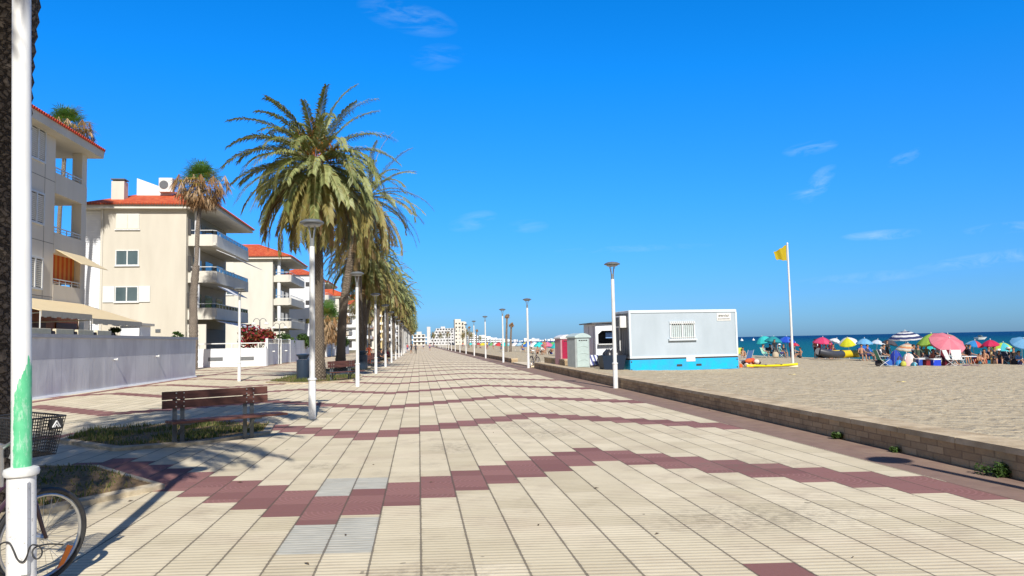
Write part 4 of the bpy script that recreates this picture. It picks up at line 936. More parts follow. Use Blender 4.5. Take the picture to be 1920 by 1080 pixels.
# nearest building, flank parallel to the promenade
def near_building():
    X = -19.0; o = thing('apartment_building', 'nearest beige block at the left with open corner balconies, orange blinds, cream awning', 'building', (X, 0, 0), 0, 'apartment blocks along the left side'); Ht = 12.98
    w = MB().box(-9, 0, 24, 41.7, 0, Ht); w.box(-9, -4.2, 41.7, 45.6, 0, 7.0); w.box(-9, -6.5, 41.7, 45.6, 7.0, Ht-.004); w.build('wall', M_BEIGE, o)
    j = MB()
    for yy in (37.3, 38.9, 40.6): j.box(.0, .006, yy, yy+.03, 4.4, Ht)
    for zz in (4.5, 7.3, 10.6): j.box(.0, .006, 24, 41.7, zz, zz+.03)
    j.build('panel_joints', mat('joint', (.25, .22, .18), .9), o)
    for k, (zt, zb) in enumerate(((13.05, 11.3), (9.75, 8.1), (6.45, 4.8))):
        f = MB(); y0, y1 = 38.95, 40.5
        for a, c, d, e in ((y0, y1, zb, zb+.1), (y0, y1, zt-.1, zt), (y0, y0+.1, zb+.1, zt-.1), (y1-.1, y1, zb+.1, zt-.1), ((y0+y1)/2-.06, (y0+y1)/2+.06, zb+.1, zt-.1)): f.box(-.02, .09, a, c, d, e)
        wf = f.build('window', M_WHITE, o); s = MB()
        for q in range(14):
            zz = zb+.16+q*(zt-zb-.3)/14
            s.hexa([(.02, y0+.1, zz), (.06, y0+.1, zz+.05), (.06, y1-.1, zz+.05), (.02, y1-.1, zz), (.02, y0+.1, zz+.02), (.06, y0+.1, zz+.07), (.06, y1-.1, zz+.07), (.02, y1-.1, zz+.02)])
        s.build('louvres', M_WHITE, wf); MB().box(.001, .012, y0+.1, y1-.1, zb+.1, zt-.1).build('dark_opening', M_DARK, wf)
    lv = [(10.15, 11.45), (6.95, 8.25), (4.25, 5.5)]
    for k, (z0, z1) in enumerate(lv):
        b = MB().box(-.12, 0.01, 41.72, 45.5, z0-.1, z1-.3); b.box(-4.2, -.12, 45.38, 45.5, z0-.1, z1-.3); b.box(-4.2, -.12, 41.72, 45.38, z0-.1, z0+.1)
        bl = b.build('balcony', M_BEIGE, o); r_ = MB()
        r_.bar((-.06, 41.75, z1), (-.06, 45.45, z1), .06, .05); r_.bar((-.06, 41.75, z1-.15), (-.06, 45.45, z1-.15), .03, .03); r_.bar((-4.2, 45.45, z1), (-.06, 45.45, z1), .06, .05)
        for q in range(6): yy = 41.8+q*.72; r_.box(-.08, -.04, yy, yy+.04, z1-.3, z1)
        for q in range(5): xx = -4+q*.9; r_.box(xx, xx+.04, 45.43, 45.47, z1-.3, z1)
        r_.build('railing', M_WHITE, bl)
    c = MB(); c.box(-.55, -.02, 44.9, 45.52, 0, Ht-.004); c.box(-4.5, -4.0, 44.9, 45.52, 0, Ht-.004); c.build('column', M_BEIGE, o)
    # orange striped blind in the middle balcony
    bd = MB(); BM = [mat('orange_blind', S(196, 84, 24), .8), mat('ochre_blind', S(206, 138, 62), .8)]
    for q in range(12): bd.box(-.35, -.30, 41.8+q*.25, 42.05+q*.25, 5.35, 7.35, q % 2)
    bd.build('blind', BM, o)
    MB().box(-4.1, -4.0, 41.8, 44.8, 4.4, 6.8, 0).build('orange_wall', BM[0], o)
    MB().hexa([(.02, 41.9, 7.05), (1.35, 41.9, 6.25), (1.35, 45.2, 6.25), (.02, 45.2, 7.05), (.02, 41.9, 7.08), (1.35, 41.9, 6.28), (1.35, 45.2, 6.28), (.02, 45.2, 7.08)]).build('awning', M_AWN, o)
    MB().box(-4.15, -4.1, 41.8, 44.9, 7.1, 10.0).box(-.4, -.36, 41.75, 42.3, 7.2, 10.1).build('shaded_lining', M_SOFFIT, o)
    # eaves and roof
    ov = .62; y1 = 46.15
    f = MB().mesh([(-10, 23, Ht), (ov, 23, Ht), (ov, y1, Ht), (-10, y1, Ht), (-10, 23, Ht+.42), (ov+.05, 23, Ht+.42), (ov+.05, y1+.05, Ht+.42), (-10, y1+.05, Ht+.42)], [(0, 3, 2, 1), (4, 5, 6, 7), (0, 1, 5, 4), (1, 2, 6, 5), (2, 3, 7, 6), (3, 0, 4, 7)]); f.build('eaves', M_CREAM2, o)
    e1, g1 = ov+.1, y1+.1
    rf = MB().mesh([(-10, 23, Ht+.43), (e1, 23, Ht+.43), (e1, g1, Ht+.43), (-10, g1, Ht+.43), (-4.5, 27, Ht+2.4), (-4.5, g1-6, Ht+2.4)], [(0, 1, 4), (1, 2, 5, 4), (2, 3, 5), (3, 0, 4, 5), (3, 2, 1, 0)]).build('roof', M_TILE, o)
    ed = MB()
    for i in range(int((g1-23)/.24)): yy = 23.12+i*.24; ed.tube([(e1+.07, yy, Ht+.45), (e1-.25, yy, Ht+.58)], .075, 6)
    for i in range(int((e1+10)/.24)): xx = -9.9+i*.24; ed.tube([(xx, g1+.07, Ht+.45), (xx, g1-.25, Ht+.58)], .075, 6)
    ed.build('edge_tiles', mat('edge_tile_red', S(170, 62, 40), .85), rf)
    # ground floor: timber lined terrace and big canvas awnings
    t_ = MB().box(.002, .06, 33, 41.6, .3, 4.0); t_.box(-.3, -.05, 41.75, 44.85, .3, 4.0); t_.build('timber_front', M_ORANGE, o)
    MB().box(.062, .09, 35.2, 36.8, .3, 3.1).box(.062, .09, 38.8, 40.9, .3, 3.2).box(-.04, -.0, 42.2, 44.6, .3, 3.2).build('terrace_doors', mat('dark_timber', S(92, 44, 28), .5), o)
    for (a, e, lowz) in ((33.5, 38.4, 3.4), (38.48, 45.0, 3.22)):
        aw = MB().hexa([(.1, a, 4.3), (3.3, a, lowz), (3.3, e, lowz), (.1, e, 4.3), (.1, a, 4.33), (3.3, a, lowz+.03), (3.3, e, lowz+.03), (.1, e, 4.33)])
        aw.build('awning', M_AWN, o)
        vl = MB(); n_ = 22
        for q in range(n_):
            ya, ye = lerp(a, e, q/n_), lerp(a, e, (q+1)/n_); dd_ = .24+.03*math.sin(q*1.7)
            vl.hexa([(3.31, ya, lowz-dd_), (3.33, ya, lowz-dd_), (3.33, ye, lowz-dd_), (3.31, ye, lowz-dd_), (3.31, ya, lowz+.02), (3.33, ya, lowz+.02), (3.33, ye, lowz+.02), (3.31, ye, lowz+.02)])
        vl.build('valance', mat('awning_valance', S(196, 186, 168), .85), o)
        for pts_ in ([(3.25, a+.05, 2.3), (3.25, a+.05, lowz)], [(.2, a+.3, 3.1), (3.15, a+.3, lowz-.05)], [(3.25, e-.1, 2.3), (3.25, e-.1, lowz)]): MB().tube(pts_, .028, 6).build('awning_pole', M_WHITE, o)
    return o
near_building()
# terrace parapet panels showing above the grey fence
o = thing('terrace_parapet', 'row of cream parapet panels just above the grey fence under the big awning', 'parapet')
for k in range(6):
    y0 = 27.5+k*2.05; MB().bbox(-15.3, -15.15, y0, y0+1.62, 1.6, 2.64, .01).build('panel', mat('parapet_cream', (.74, .66, .48), .85), o)
    MB().box(-15.28, -15.17, y0+1.65, y0+2.0, 1.6, 2.55).build('post', mat('parapet_dark', (.12, .08, .07), .8), o)
o = thing('garden_shed', 'small white box structure under the awning end, above the grey fence', 'shed', (0, 0, 0))
a = ay(225, 620, 52); b_ = ay(262, 620, 52); MB().box(a.x, b_.x, 52, 54, 0, 3.25).build('wall', M_WHITEWALL, o); MB().box(a.x-.3, b_.x+.2, 51.8, 54.2, 3.26, 3.42).build('roof', M_CREAM2, o)

# further apartment blocks down the left side
INST = {}
def simple_block(x0, x1, Y, L, H, label, wc, rc=None, floors=4, bays=3, band=None, side=True):
    o = thing('apartment_building', label, 'building', (x0, Y, 0), 0, 'distant seafront buildings'); w = x1-x0
    MB().box(0, w, 0, L, 0, H).build('wall', wc, o); fh = H/floors
    def inst(nm, m, ref, loc):
        key = (id(o), ref)
        if key not in INST: INST[key] = MB().box(*ref).build(nm, m, o, loc=loc)
        else: c = INST[key].copy(); COL.objects.link(c); c.location = loc; c.parent = o
    for k in range(floors):
        for j in range(bays):
            a = w*(j+.2)/bays; inst('window', M_DARK, (0, w*.6/bays, -.03, -.001, .8, fh*.82), (a, 0, k*fh))
        if side:
            nb = max(2, int(L/5))
            for j in range(nb):
                a = L*(j+.12)/nb; inst('window', M_DARK, (w+.001, w+.03, 0, L*.7/nb, .3, fh*.8), (0, a, k*fh))
                if k: inst('balcony', band or M_WHITEWALL, (w+.031, w+1.5, -.3, L*.78/nb, -.1, .95), (0, a, k*fh))
        if k: inst('balcony', band or M_WHITEWALL, (.2, w-.2, -1.1, -.031, -.1, .8), (0, 0, k*fh))
    if rc: MB().mesh([(-.8, -.8, H), (w+1.2, -.8, H), (w+1.2, L+.8, H), (-.8, L+.8, H), (w*.4, L/2, H+2.4), (w*.6, L/2, H+2.4)], [(0, 1, 5, 4), (1, 2, 5), (2, 3, 4, 5), (3, 0, 4), (3, 2, 1, 0)]).build('roof', rc, o)
    else: MB().box(w*.3, w*.7, L*.3, L*.6, H, H+2.5).build('roof_hut', wc, o)
    return o
M_YEL = mat('yellow_render', (.66, .52, .26), .85); M_PINKR = mat('pink_render', (.6, .42, .32), .85); M_BRN = mat('brown_awnings', (.28, .14, .09), .85)
simple_block(-28, -17.5, 250, 18, 15, 'far white apartment block behind the lamp posts, fifth in line', M_WHITEWALL, M_TILE)
simple_block(-30, -16.5, 285, 20, 19, 'far block with brown awnings and roof between palm trunks', M_CREAM2, M_TILE, 5, 3, M_BRN)
simple_block(-28, -15.5, 325, 22, 17, 'far yellow rendered block seen between the lamp posts', M_YEL, None, 5)
simple_block(-28, -14.5, 372, 20, 21, 'far pinkish block with flat roof behind the palm row', M_PINKR, None, 6)
simple_block(-27, -14, 430, 24, 18, 'far white block near the end of the palm row', M_WHITEWALL, M_TILE, 5)
simple_block(-24, -11, 500, 26, 20, 'very far cream block under the last palms', M_CREAM2, None, 6)
simple_block(-19, -6, 600, 24, 25, 'far tawny block with a small tower at the end of the promenade', M_PINKR, M_TILE, 6)
simple_block(-5, 6, 690, 22, 10, 'low cream building closing the far end of the promenade', M_CREAM2, None, 3)
# the white terraced hotel and the taller block beyond
def hotel():
    o = thing('hotel_building', 'white terraced hotel stepping up in tiers at the far end of the beach', 'building', (0, 0, 0)); Y = 640; x0 = ay(803, 640, Y).x; x1 = ay(858, 640, Y).x; b = MB()
    for k in range(6):
        a = lerp(x0, x1, .02+.05*k); e = x1 - 0; z = k*2.4; b.box(a, e, Y+k*2.2, Y+30, z, z+2.4); b.box(a-.3, e, Y+k*2.2-1.6, Y+k*2.2-.01, z-.2, z+.8)
        for j in range(9-k//2): xx = a+1+j*(e-a-1)/(9-k//2); MB().box(xx, xx+1.6, Y+k*2.2-.04, Y+k*2.2-.001, z+.9, z+2.1).build('window', M_DARK, o)
    b.box(x0-1, x0+2, Y+4, Y+12, 0, 15.8); b.box(lerp(x0, x1, .45), lerp(x0, x1, .6), Y+16, Y+24, 14, 16)
    b.build('wall', mat('hotel_render', (.60, .60, .60), .85), o)
    Y = 600; x0 = ay(853, 640, Y).x; x1 = ay(873, 640, Y).x
    o = thing('hotel_building', 'tall pale block with stepped top right of the white terraced hotel', 'building', (0, 0, 0)); b = MB().box(x0, x0+5, Y, Y+16, 0, 20.5); b.box(x0+5.01, x1, Y+1, Y+16, 0, 18.6); b.box(x1-2, x1+1, Y+3, Y+14, 17, 18.2); b.build('wall', M_CREAM2, o)
    for k in range(6):
        for j in range(3): MB().box(x0+.6+j*2.6, x0+1.8+j*2.6, Y-.04+(.0 if j < 2 else .0), Y-.001, 1.4+k*3, 2.6+k*3).build('window', M_DARK, o)
hotel()
# far shore: wooded headland, town and the towns across the bay
hd_ = MB(); rnd = random.Random(3)
prof = [(870, 14), (880, 12), (895, 10), (910, 8), (925, 6), (940, 3.5), (952, 1.6), (962, .2)]
for i in range(len(prof)-1):
    (pa, ha), (pb, hb) = prof[i], prof[i+1]; xa, xb = ay(pa, 640, 1100).x, ay(pb, 640, 1100).x
    hd_.hexa([(xa, 1100, -1.3), (xb, 1100, -1.3), (xb, 1400, -1.3), (xa, 1400, -1.3), (xa, 1130, ha*.7), (xb, 1130, hb*.7), (xb, 1380, hb*.7), (xa, 1380, ha*.7)])
tag(hd_.build('headland', mat('headland_green', (.10, .13, .08), .95, (.22, .2, .14), .03, .8)), kind='structure')
for i in range(16):
    px = 872+i*5.2+rnd.uniform(-1, 1); y = 1060+rnd.uniform(-40, 30); x = ay(px, 640, y).x; h = lerp(14, 4, i/16)*rnd.uniform(.8, 1.2); w = rnd.uniform(4, 9)
    o = thing('far_house', 'tiny white far house on the headland, number %s from its landward end' % nth[i], 'house', (x, y, -.5), 0, 'white houses on the far headland')
    MB().box(0, w, 0, 12, 0, h).build('wall', M_WHITEWALL, o); q = MB()
    for k in range(int(h//3)): q.box(.6, w-.6, -.05, -.001, k*3+1, k*3+2.2)
    q.build('windows', M_DARK, o)
tag(MB().prism([(ay(955, 640, 9000).x, 9000), (ay(1100, 640, 9000).x, 9000), (ay(1110, 640, 9600).x, 9600), (ay(950, 640, 9600).x, 9600)], -1.2, 6).build('far_shore', mat('far_shore_haze', (.35, .42, .48), .95)), kind='structure')
for i in range(30):
    px = 958+i*4.9; y = 8950; x = ay(px, 640, y).x; h = rnd.choice([14, 20, 26, 34, 22, 18]) * (1.2 if i > 4 else .8); w = rnd.uniform(16, 40)
    o = MB().box(0, w, 0, 30, 0, h).build('far_tower', M_WHITEWALL, None, loc=(x, y, -1)); tag(o, 'far white speck of a building across the bay, %s from the left' % nth[i], 'building', 'white buildings across the bay')

# trees along the far beach end
for i, (px, y, h) in enumerate(((826, 420, 7), (840, 400, 7.5), (884, 330, 6), (875, 340, 7.5), (868, 350, 6), (900, 420, 5), (812, 460, 8))):
    x = ay(px, 640, y).x
    o = copy_tree(P3, (x, y, 0), i, 'small far palm at the beach end, %s from the left' % ['second', 'third', 'sixth', 'fifth', 'fourth', 'last', 'first'][i], h/12.5)

# ------------------------------------------------------------------ cabin, toilets, kiosk
def lettering(txt, size, m, parent, loc, rot=(R(90), 0, 0), name='lettering'):
    cu = bpy.data.curves.new(name, 'FONT'); cu.body = txt; cu.size = size; cu.extrude = .004; cu.align_x = 'CENTER'
    tmp = bpy.data.objects.new('tmp', cu); COL.objects.link(tmp); dg = bpy.context.evaluated_depsgraph_get(); dg.update()
    me = bpy.data.meshes.new_from_object(tmp.evaluated_get(dg)); bpy.data.objects.remove(tmp); me.materials.clear(); me.materials.append(m)
    o = bpy.data.objects.new(name, me); COL.objects.link(o); o.parent = parent; o.location = loc; o.rotation_euler = rot; return o
def cabin():
    z = .06; p = gp(1182, 697, z); q = gp(1376, 690, z); W_ = (q-p).length*.985; ang = math.atan2(q.y-p.y, q.x-p.x)*.5
    o = thing('site_cabin', 'white portable cabin with barred window on a bright blue base, behind the low wall', 'cabin', (p.x, p.y, z), ang)
    MP = mat('cabin_panel', (.42, .485, .54), .5, (.35, .41, .455), .9, .7, coat=.1, stretch=(1, 1, .35), detail=7); MW = mat('cabin_frame', (.60, .66, .70), .45, (.54, .60, .64), 2, .3); MBL = mat('bright_blue_paint', (.0, .43, .80), .45, (.03, .33, .60), 2.5, .8, detail=7)
    b = MB().bbox(0, W_, 0, 2.44, 0, .58, .02); b.build('base', MBL, o)
    MB().box(.02, W_-.02, .02, 2.42, .58, .66).build('skid', M_DARK, o)
    w = MB().box(.06, W_-.06, .03, 2.41, .72, 2.98)
    w.build('wall_panel', MP, o); w = MB().box(.035, .058, .1, 2.34, .78, 2.97)
    for k in range(9): w.box(.005, .034, .15+k*.25, .27+k*.25, .8, 2.95)
    w.build('end_panel', mat('cabin_end_shaded_grey', (.23, .24, .25), .6, (.19, .2, .21), 2, .4), o)  # corrugated grey end; shade of the side away from sun put into its colour
    f = MB(); f.bbox(0, W_, -.01, 2.45, 2.98, 3.12, .03); f.box(0, W_, -.01, 2.45, .66, .76)
    for xx in (0, W_-.1): f.box(xx, xx+.1, -.012, .1, .765, 2.975); f.box(xx, xx+.1, 2.34, 2.452, .765, 2.975)
    f.build('frame', MW, o)
    x0 = W_*.365; x1 = x0+1.42; wf = MB(); window(wf, MB(), x0, x1, 1.62, 2.52, .03); wo_ = wf.build('window', MW, o)
    MB().box(x0+.09, x1-.09, -.0, .02, 1.71, 2.43).build('pane', mat('cabin_blind', (.50, .60, .62), .4), wo_)
    g = MB()
    for k in range(12): xx = x0+.09+k*(x1-x0-.18)/11; g.tube([(xx, -.09, 1.6), (xx, -.09, 2.54)], .016, 5)
    g.box(x0, x1, -.1, -.08, 2.40, 2.43); g.box(x0, x1, -.1, -.08, 1.68, 1.71); g.build('window_bars', M_WHITE, wo_)
    MB().box(x0+.12, x1-.12, -.005, -.001, 2.34, 2.42).build('dark_gap', M_DARK, wo_)
    for xx in (.02, W_-.14):
        for zz in (.03, .43): MB().box(xx+.02, xx+.09, -.008, .001, zz+.02, zz+.09).build('corner_hole', M_DARK, o)
    for xx in (W_*.42, W_*.60): MB().box(xx, xx+.3, -.012, .001, .2, .31).build('fork_slot', M_DARK, o)
    MB().box(W_*.51, W_*.51+.5, -.018, -.001, .44, .68).build('notice', M_WHITE, o)
    s = MB().box(W_-1.15, W_-.35, .005, .028, 2.52, 2.93).build('sign', M_WHITE, o)
    lettering('ewvisr', .24, M_DARK, s, (W_-.75, .0, 2.72)); MB().box(W_-1.1, W_-.42, -.005, .003, 2.60, 2.63).build('underline', M_DARK, s)
    ac = MB().bbox(-.34, .02, .35, 1.15, 2.25, 2.85, .03).build('air_conditioner', M_WHITE, o); MB().box(-.36, -.342, .45, .95, 2.33, 2.77).build('grille', M_GREY, ac)
    MB().tube([(-.05, 1.2, 2.3), (-.05, 1.2, .8)], .03, 6).build('pipe', M_WHITE, o)
    t_ = thing('rubbish_tub', 'dark blue tub piled with black bags against the left end of the cabin', 'tub', (p.x-.75, p.y+.6, sandz(p.x, 39)))
    MB().hexa([(-.55, -.4, 0), (.45, -.4, 0), (.45, .5, 0), (-.55, .5, 0), (-.65, -.5, .75), (.6, -.5, .75), (.6, .6, .75), (-.65, .6, .75)]).build('tub', mat('navy_plastic', (.008, .02, .045), .5), t_)
    bg_ = MB()
    for k in range(5): a = k*1.3; bg_.lathe([(.05, -.12), (.24, 0), (.22, .16), (.08, .3), (.03, .36)], (.3*math.cos(a), .25*math.sin(a), .72), 9)
    bg_.build('bags', mat('black_bag', (.03, .03, .035), .3), t_, True)
    return o
cabin()
def toilet(loc, rz, label, body, door, roofc):
    o = thing('portable_toilet', label, 'portable toilet', loc, rz, 'portable toilets on the sand'); o.scale = (.93, .93, .92)
    MB().bbox(-.55, .55, -.5, .55, 0, .12, .02).build('base', M_GREY, o); MB().bbox(-.52, .52, -.46, .52, .12, 2.02, .04).build('body', body, o)
    dr = MB().bbox(-.42, .42, -.5, -.461, .2, 1.9, .01)
    dr.build('door', door, o); r_ = MB()
    for zz in (.55, .95, 1.38):
        pts = [(x, -.505, zz+.09*(1-(x/.34)**2)) for x in [(-.34+.068*k) for k in range(11)]]; r_.tube(pts, .014, 5)
    r_.build('door_rib', door, o); v = MB()
    for k in range(4): v.box(-.30+k*.16, -.18+k*.16, -.508, -.501, 1.78, 1.84)
    v.build('vent', M_DARK, o)
    rf = MB(); n = 10
    for k in range(n):
        a, b2 = -.57+1.14*k/n, -.57+1.14*(k+1)/n; za, zb = 2.04+.22*math.cos(a/.57*1.45), 2.04+.22*math.cos(b2/.57*1.45)
        rf.hexa([(a, -.53, 1.98), (b2, -.53, 1.98), (b2, .58, 1.98), (a, .58, 1.98), (a, -.5, za), (b2, -.5, zb), (b2, .55, zb), (a, .55, za)])
    rf.build('roof', roofc, o); return o
MTG = mat('toilet_grey_green', (.50, .60, .58), .5, (.43, .52, .5), 2, .4); MTD = mat('toilet_door_pale', (.46, .56, .54), .45); MTR = mat('toilet_red', (.36, .015, .06), .5); MTP = mat('toilet_side_grey', (.36, .40, .40), .5)
p = gp(1086, 692, .08); toilet((p.x, p.y, .03), R(20), 'pale grey green portable toilet with arched ribs on its door, behind the low wall', MTP, MTD, MTD)
p = ay(1060, 690, 46.8); T2 = toilet((p.x, 46.8, .0), R(14), 'red portable toilet with white domed roof left of the pale one', mat('toilet_side_pink', (.50, .27, .30), .5), MTR, M_WHITE)
def kiosk():
    X0, Y0 = 10.55, 44.0; o = thing('beach_kiosk', 'white beach kiosk with an open serving hatch between the toilets and the cabin', 'kiosk', (X0, Y0, .05), R(0))
    w = MB(); w.box(0, 3.8, 0, .08, .62, 1.42); w.box(0, 3.8, 0, .08, 2.2, 2.62); w.box(0, .16, 0, .08, 1.42, 2.2); w.box(1.55, 3.8, 0, .08, 1.42, 2.2); w.box(0, .08, .08, 3.2, .62, 2.62); w.box(3.72, 3.8, .08, 3.2, .62, 2.62); w.box(.08, 3.72, 3.12, 3.2, .62, 2.62); w.box(.08, 3.72, .08, 3.12, .62, .7)
    w.hexa([(.16, .0, 2.0), (.16, .0, 2.2), (.16, .08, 2.2), (.16, .08, 2.0), (.17, .0, 2.0), (.4, .0, 2.2), (.4, .08, 2.2), (.17, .08, 2.0)]) ; w.build('wall', M_WHITEWALL, o)
    MB().mesh([(-.25, -.2, 2.63), (4, -.2, 2.75), (4, 3.4, 2.75), (-.25, 3.4, 2.63), (-.25, -.2, 2.70), (4, -.2, 2.82), (4, 3.4, 2.82), (-.25, 3.4, 2.70)], [(3, 2, 1, 0), (4, 5, 6, 7), (0, 1, 5, 4), (1, 2, 6, 5), (2, 3, 7, 6), (3, 0, 4, 7)]).build('roof', M_GREY, o)
    MB().box(.2, 3.6, 1.2, 1.3, .7, 2.6).build('dark_back', M_DARK, o); MB().box(.1, 1.6, -.3, -.002, 1.36, 1.42).build('counter', M_WHITE, o)
    MB().bbox(.75, 1.25, .5, .6, 1.75, 2.1, .02).build('screen', mat('blue_screen', (.25, .42, .75), .3), o)
    MB().box(.3, 3.6, .2, .4, -.0, .62).box(.3, .45, .4, 3, 0, .62).build('undercarriage', M_DARK, o)
    MB().box(-.012, -.001, .5, .56, .7, 2.5).box(-.012, -.001, 1.7, 1.76, .7, 2.5).build('panel_joint', M_GREY, o)
    c = thing('deck_chair', 'blue and white striped folding chair beside the kiosk', 'deck chair', (X0-.35, Y0-1.0, sandz(10.2, 43)), R(15)); s = MB()
    for k in range(8): s.hexa([(-.5+k*.12, -.25, .12), (-.38+k*.12, -.25, .12), (-.38+k*.12, -.25, .15), (-.5+k*.12, -.25, .15), (-.5+k*.12, .15, .68), (-.38+k*.12, .15, .68), (-.38+k*.12, .17, .71), (-.5+k*.12, .17, .71)], k % 2)
    s.build('sling', [mat('chair_navy', (.08, .09, .25), .8), M_WHITE], c); MB().tube([(-.52, -.3, .1), (-.52, .2, .75)], .015, 5).tube([(.47, -.3, .1), (.47, .2, .75)], .015, 5).tube([(-.52, .3, 0), (-.52, -.1, .5)], .015, 5).tube([(.47, .3, 0), (.47, -.1, .5)], .015, 5).build('frame', M_METAL, c)
kiosk()
p = ay(1118, 680, 42.2); bicycle((p.x+.5, 42.6, sandz(p.x, 42)), R(170), 'dark bicycle leaning between the pale toilet and the kiosk', basket=False, col=(.03, .03, .035))
p = gp(1140, 692, .08); tag(MB().lathe([(.13, 0), (.14, .02), (.13, .5), (.05, .62), (.05, .7)], n=12).build('gas_bottle', M_METAL, None, True, (p.x, p.y+.3, .08)), 'grey metal bottle standing on the sand under the kiosk', 'gas bottle')

# flagpole
p = gp(1487, 686, -.05)
fo = thing('flagpole', 'tall white flagpole on the sand flying a yellow flag', 'flagpole', (p.x, p.y, -.08))
MB().tube([(0, 0, 0), (0, 0, 3.5), (0, 0, 7.25)], [.075, .065, .045], 12).lathe([(.07, 7.25), (.03, 7.33)], n=12).build('pole', M_WHITE, fo, True); MB().lathe([(.3, -.02), (.25, .08), (.1, .14)], n=14).build('foot', M_CONC, fo, True)
fl = MB(); nx_, nz_ = 16, 8
for i in range(nx_+1):
    for j in range(nz_+1):
        u, v = i/nx_, j/nz_; sag = u*.42; h = lerp(.95, .42, u)
        fl.v.append((-.06-u*.80, .10*math.sin(u*9+v*2)*(.3+u), 7.18-sag-v*h+.03*math.sin(u*14)))
for i in range(nx_):
    for j in range(nz_): a = i*(nz_+1)+j; fl.f.append((a, a+1, a+nz_+2, a+nz_+1)); fl.m.append(0)
fl.build('flag', translucent(mat('yellow_flag', (.62, .47, .015), .7, (.5, .36, .01), 3, .5), .35, (1, 1, .6)), fo, True)
# loose scraps on the sand
for (px, py, lb) in ((1486, 706, 'small pale yellow scrap lying on the sand in front of the flagpole'), (1690, 720, 'tiny white scrap on the open sand')):
    q = gp(px, py, .0); s = MB()
    for k in range(5): a = k*1.2; s.face([(0, 0, .03), (.16*math.cos(a), .1*math.sin(a), .02), (.2*math.cos(a+.8), .12*math.sin(a+.8), .05)])
    tag(s.build('scrap', mat('scrap_yellow', (.75, .62, .25), .8), None, loc=(q.x, q.y, sandz(q.x, q.y)+.03)), lb, 'litter')

# ------------------------------------------------------------------ people
SK = mat('skin_tan', (.42, .22, .13), .6, (.36, .18, .10), 5, .4); SK2 = mat('skin_fair', (.58, .34, .24), .6, (.5, .28, .19), 5, .4)
HR = mat('hair_dark', (.035, .022, .015), .6); HR2 = mat('hair_grey', (.35, .32, .28), .7)
def cloth(c): return mat('cloth_%02x%02x%02x' % tuple(int(v*255) for v in c), c, .8, tuple(v*.75 for v in c), 6, .4)
POSE = {}
def skel(pose):
    if pose == 'stand': pel, ch, hd, kn, an, el, wr = (0, 0, .93), (0, .01, 1.28), (0, -.02, 1.62), [(s*.10, -.02, .5) for s in (-1, 1)], [(s*.11, .02, .08) for s in (-1, 1)], [(s*.27, .03, 1.12) for s in (-1, 1)], [(s*.27, -.08, .88) for s in (-1, 1)]
    elif pose == 'hips': pel, ch, hd, kn, an, el, wr = (0, 0, .93), (0, .01, 1.28), (0, -.02, 1.62), [(-.12, -.05, .5), (.12, .0, .5)], [(-.15, .02, .08), (.13, .02, .08)], [(s*.36, .05, 1.12) for s in (-1, 1)], [(s*.2, -.06, .98) for s in (-1, 1)]
    elif pose == 'walk': pel, ch, hd, kn, an, el, wr = (0, 0, .91), (0, -.03, 1.26), (0, -.06, 1.60), [(-.09, -.18, .50), (.09, .05, .48)], [(-.10, -.22, .09), (.10, .34, .14)], [(-.25, .12, 1.10), (.25, -.08, 1.08)], [(-.27, .12, .86), (.25, -.26, .92)]
    elif pose == 'chair': pel, ch, hd, kn, an, el, wr = (0, 0, .46), (0, .08, .82), (0, .04, 1.16), [(s*.13, -.42, .48) for s in (-1, 1)], [(s*.14, -.46, .08) for s in (-1, 1)], [(s*.27, -.02, .66) for s in (-1, 1)], [(s*.2, -.26, .60) for s in (-1, 1)]
    elif pose == 'ground': pel, ch, hd, kn, an, el, wr = (0, 0, .14), (0, .08, .50), (0, .02, .86), [(s*.16, -.34, .42) for s in (-1, 1)], [(s*.14, -.55, .07) for s in (-1, 1)], [(s*.28, -.05, .36) for s in (-1, 1)], [(s*.15, -.32, .42) for s in (-1, 1)]
    elif pose == 'crouch': pel, ch, hd, kn, an, el, wr = (0, .05, .42), (0, -.12, .72), (0, -.30, .98), [(s*.17, -.32, .50) for s in (-1, 1)], [(s*.13, -.02, .08) for s in (-1, 1)], [(s*.27, -.3, .56) for s in (-1, 1)], [(s*.12, -.5, .36) for s in (-1, 1)]
    else: pel, ch, hd, kn, an, el, wr = (0, 0, .13), (0, .38, .15), (0, .72, .18), [(s*.10, -.42, .16) for s in (-1, 1)], [(s*.12, -.82, .10) for s in (-1, 1)], [(s*.30, .2, .10) for s in (-1, 1)], [(s*.32, -.05, .08) for s in (-1, 1)]
    return pel, ch, hd, kn, an, el, wr
